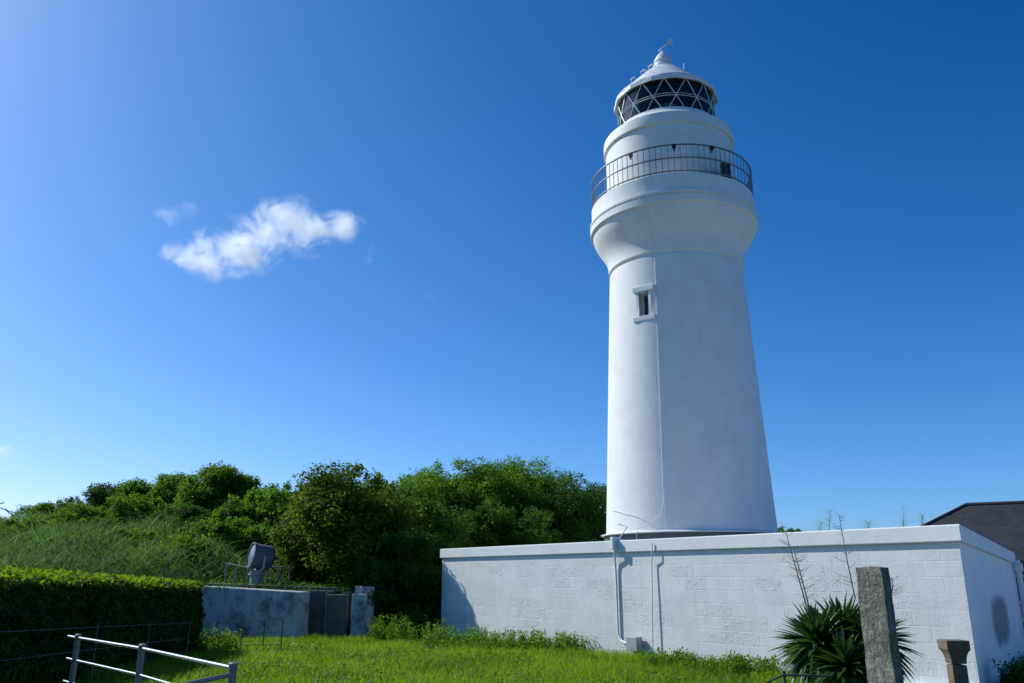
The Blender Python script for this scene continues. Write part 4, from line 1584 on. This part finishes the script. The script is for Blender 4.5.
# ------------------------------------------------------------------ sword-leaved plants
def yucca(base, hz_head, R, seed, label, stalk_pts=None, nl=170):
    rg = np.random.default_rng(seed)
    root = empty("sword_leaf_plant", tuple(base), 0, label, "plant", "sword-leaved plants before the annex wall")
    n = nl
    cth = rg.uniform(-0.75, 1.0, n)
    ph = rg.uniform(0, 2 * np.pi, n)
    sth = np.sqrt(1 - cth ** 2)
    D = np.stack([sth * np.cos(ph), sth * np.sin(ph), cth], 1)
    c0_ = np.array([0, 0, hz_head])
    L = R * rg.uniform(0.8, 1.08, n)
    S = np.cross(D, np.array([0, 0, 1.0]))
    S /= np.maximum(np.linalg.norm(S, axis=1, keepdims=True), 1e-5)
    U = np.cross(S, D)
    seg = 5
    V = []
    for k in range(seg + 1):
        t = k / seg
        wd_ = 0.034 * (0.7 + 0.8 * t) if t < 0.45 else 0.034 * 1.06 * (1 - ((t - 0.45) / 0.55) ** 1.6) + 0.0008
        cpt_ = c0_ + D * (0.06 + L * t)[:, None] + np.array([0, 0, -1]) * (0.16 * R * t ** 2.2 * (1.0 - cth * 0.6))[:, None]
        V.append(np.stack([cpt_ - S * wd_ + U * wd_ * 0.5, cpt_, cpt_ + S * wd_ + U * wd_ * 0.5], 1))
    V = np.stack(V, 1).reshape(n, -1, 3)
    m = (seg + 1) * 3
    b_ = (np.arange(n) * m)[:, None]
    fs_ = []
    for k in range(seg):
        for j in range(2):
            fs_.append(b_ + np.array([[3 * k + j, 3 * k + j + 1, 3 * k + j + 4, 3 * k + j + 3]]))
    F = np.stack(fs_, 1).reshape(-1, 4)
    fast_mesh("sword_leaves", V.reshape(-1, 3), F, 4, M_sword, root, rnd=np.repeat(rg.uniform(0, 1, n), seg * 2))
    MB().tube([(0, 0, -0.2), (0.02, 0.01, hz_head * 0.5), (0, 0, hz_head + 0.05)], [0.09, 0.075, 0.05], 8).build("stem", M_bark, root, smooth=60)
    for sp in (stalk_pts or []):
        st = MB()
        q = [Vector(p) - Vector(base) for p in sp]
        st.tube([Vector((0, 0, hz_head))] + q, [0.012, 0.010, 0.007, 0.004][:len(q) + 1], 6)
        a, b2 = q[0], q[-1]
        for k in range(26):
            t_ = rg.uniform(0.12, 1.0)
            p_ = a.lerp(b2, t_)
            an = rg.uniform(0, 6.28)
            l_ = rg.uniform(0.10, 0.22) * (1.15 - 0.6 * t_)
            e_ = p_ + Vector((math.cos(an) * l_, math.sin(an) * l_, l_ * 0.45))
            st.tube([p_, p_.lerp(e_, 0.5) + Vector((0, 0, -0.01)), e_], [0.0032, 0.0026, 0.0015], 4)
        st.build("flower_stalk", M_stalk, root)
    return root


YD = 10.6
yb = lambda x: Vector((at_y(x, 640, YD).x, YD, 0))


def atp(x, y, dY=0.0):
    return at_y(x, y, YD + dY)


yucca(yb(818), atp(818, 645).z, 0.52, 51, "dense sword-leaved plant at left with two dead stalks", [[atp(806, 605), atp(795, 565), atp(785, 530)], [atp(809, 607), atp(800, 572), atp(793, 548)]], 300)
yucca(yb(852) + Vector((0, 0.25, 0)), at_y(852, 640, YD + 0.25).z, 0.55, 52, "taller sword-leaved plant directly behind the granite pillar", [[at_y(855, 598, YD + .25), at_y(847, 560, YD + .25), at_y(839, 515, YD + .25)]], 280)
yucca(yb(864) + Vector((0.05, -0.1, 0)), at_y(868, 642, YD - 0.1).z, 0.49, 53, "sword-leaved plant showing right of the granite pillar with one short stalk", [[at_y(890, 600, YD), at_y(893, 585, YD), at_y(892, 578, YD)]], 230)
yucca(yb(828) + Vector((0, -0.45, 0)), at_y(826, 668, YD - 0.45).z, 0.42, 54, "lowest sword-leaved plant at the front below the others", None, 190)


# wispy bamboo tips behind the roof
def wispy(x, ytop, ybase, Y, label, seed):
    rg = np.random.default_rng(seed)
    p = at_y(x, ybase, Y)
    t_ = at_y(x + 1, ytop, Y)
    root = empty("young_bamboo", (p.x, p.y, 0), 0, label, "bamboo", "bamboo tips over the parapet")
    o = Vector((p.x, p.y, 0))
    MB().tube([(0, 0, -0.2), p - o, t_ - o], [0.02, 0.012, 0.004], 6).build("cane", M_weed, root)
    n = 75
    P = np.array(p - o)[None] + (np.array(t_ - p))[None] * rg.uniform(-0.4, 1, n)[:, None]
    az = rg.uniform(0, 6.28, n)
    v, f = blades(P, rg.uniform(0.25, 0.55, n), rg.uniform(0.003, 0.006, n), rg.uniform(0.5, 1.4, n), rg, 3, 0.6, az)
    fast_mesh("leaves", v, f, 4, M_weed, root, rnd=np.repeat(rg.uniform(0, 1, n), 3))
    return root


wispy(829, 511, 532, 33.0, "tallest wispy bamboo tip over the parapet behind the middle dead stalk", 61)
wispy(820, 522, 533, 33.5, "short leafy bamboo tip left of the tallest wispy one", 62)
wispy(903, 509, 530, 34.0, "wispy bamboo tip over the parapet left of the dark roof", 63)
wispy(922, 516, 530, 34.5, "small bamboo tip against the lower slope of the dark roof", 64)
wispy(868, 523, 531, 34.5, "faint low bamboo tips midway along the right parapet", 65)


# ------------------------------------------------------------------ clouds
def make_cloud(name, label, blobs, D, seed, dens, nscale, cut=0.0):
    """blobs: (px, py, radius_px, flatten); a lumpy closed volume at distance D with a noisy density"""
    cx_ = sum(b[0] for b in blobs) / len(blobs)
    cy_ = sum(b[1] for b in blobs) / len(blobs)
    o = at_y(cx_, cy_, D)
    sc_ = (ray(cx_, cy_).length * D / ray(cx_, cy_).y) / FPX / math.sqrt(1 + 0)
    rg = np.random.default_rng(seed)
    B = []
    bm = bmesh.new()
    for (x, y, r, fl) in blobs:
        p = at_y(x, y, D) - o + Vector((0, rg.uniform(-0.3, 0.3) * r * sc_, 0))
        R = r * sc_
        B.append((p, R, fl))
        mt = Matrix.Translation(p) @ Matrix.Diagonal((R * 1.3, R * 1.3, R * fl * 1.3, 1))
        bmesh.ops.create_icosphere(bm, subdivisions=3, radius=1.0, matrix=mt)
    me = bpy.data.meshes.new(name)
    bm.to_mesh(me)
    bm.free()
    ob = bpy.data.objects.new(name, me)
    C.objects.link(ob)
    ob.location = o
    rm = ob.modifiers.new("r", 'REMESH')
    rm.mode = 'VOXEL'
    rm.voxel_size = max(B[0][1] * 0.12, 1.2)
    bpy.context.view_layer.update()
    dg = bpy.context.evaluated_depsgraph_get()
    m2 = bpy.data.meshes.new_from_object(ob.evaluated_get(dg))
    ob.modifiers.clear()
    ob.data = m2
    m2.name = name
    m = bpy.data.materials.new(name)
    m.use_nodes = True
    t = m.node_tree
    t.nodes.remove(t.nodes["Principled BSDF"])
    tc = N(t, 'ShaderNodeTexCoord')
    val = None
    for (p, R, fl) in B:
        mp = N(t, 'ShaderNodeMapping')
        mp.vector_type = 'TEXTURE'
        mp.inputs['Location'].default_value = p
        mp.inputs['Scale'].default_value = (R * 1.25, R * 1.25, R * fl * 1.25)
        t.links.new(tc.outputs['Object'], mp.inputs['Vector'])
        ln = N(t, 'ShaderNodeVectorMath', operation='LENGTH')
        t.links.new(mp.outputs[0], ln.inputs[0])
        q = ln.outputs['Value']
        val = q if val is None else math_n(t, 'SMOOTH_MIN', val, q, 0.25)
    f_ = math_n(t, 'SUBTRACT', 1.0, val)
    nz = N(t, 'ShaderNodeTexNoise')
    nz.inputs['Scale'].default_value = nscale
    nz.inputs['Detail'].default_value = 9
    nz.inputs['Roughness'].default_value = 0.66
    nz.inputs['Distortion'].default_value = 0.6
    t.links.new(tc.outputs['Object'], nz.inputs['Vector'])
    e = math_n(t, 'ADD', f_, math_n(t, 'MULTIPLY', math_n(t, 'SUBTRACT', nz.outputs[0], 0.56 + cut), 5.5))
    e = math_n(t, 'MULTIPLY', e, 0.75, clamp=True)
    edge = math_n(t, 'MULTIPLY', f_, 2.5, clamp=True)
    dn_ = math_n(t, 'MULTIPLY', math_n(t, 'MULTIPLY', e, edge), dens)
    vol = N(t, 'ShaderNodeVolumePrincipled')
    vol.inputs['Color'].default_value = (1.0, 1.0, 1.0, 1)
    vol.inputs['Anisotropy'].default_value = 0.45
    t.links.new(dn_, vol.inputs['Density'])
    t.links.new(vol.outputs[0], t.nodes['Material Output'].inputs['Volume'])
    m2.materials.clear()
    m2.materials.append(m)
    tag(ob, label, "cloud", "small clouds in the blue sky")
    return ob


make_cloud("cloud", "largest fluffy white cloud, long and ragged, in the blue sky", [
    (185, 254, 24, 0.55), (212, 254, 34, 0.6), (243, 247, 36, 0.62), (268, 236, 34, 0.72), (292, 224, 30, 0.7), (313, 232, 24, 0.95), (342, 226, 24, 0.62), (282, 214, 20, 0.6), (225, 266, 26, 0.4)],
    900, 5, 0.055, 0.034, 0.0)
make_cloud("cloud", "faint thin wisp of cloud above the left end of the largest cloud", [(163, 211, 13, 0.6), (174, 216, 14, 0.7), (186, 211, 11, 1.0)], 900, 6, 0.016, 0.06, 0.02)
make_cloud("cloud", "tiny upright scrap of cloud just past the right end of the largest cloud", [(371, 250, 6, 1.6), (370, 258, 5, 1.2)], 900, 7, 0.018, 0.08, 0.0)
make_cloud("cloud", "tiny faint scrap of cloud alone in the middle of the sky", [(430, 295, 7, 0.8), (436, 297, 5, 0.8)], 900, 8, 0.012, 0.08, 0.0)
make_cloud("cloud", "small white cloud scrap low at the left edge", [(-4, 449, 14, 0.7), (8, 451, 12, 0.6), (20, 453, 8, 0.5)], 900, 9, 0.03, 0.06, 0.02)
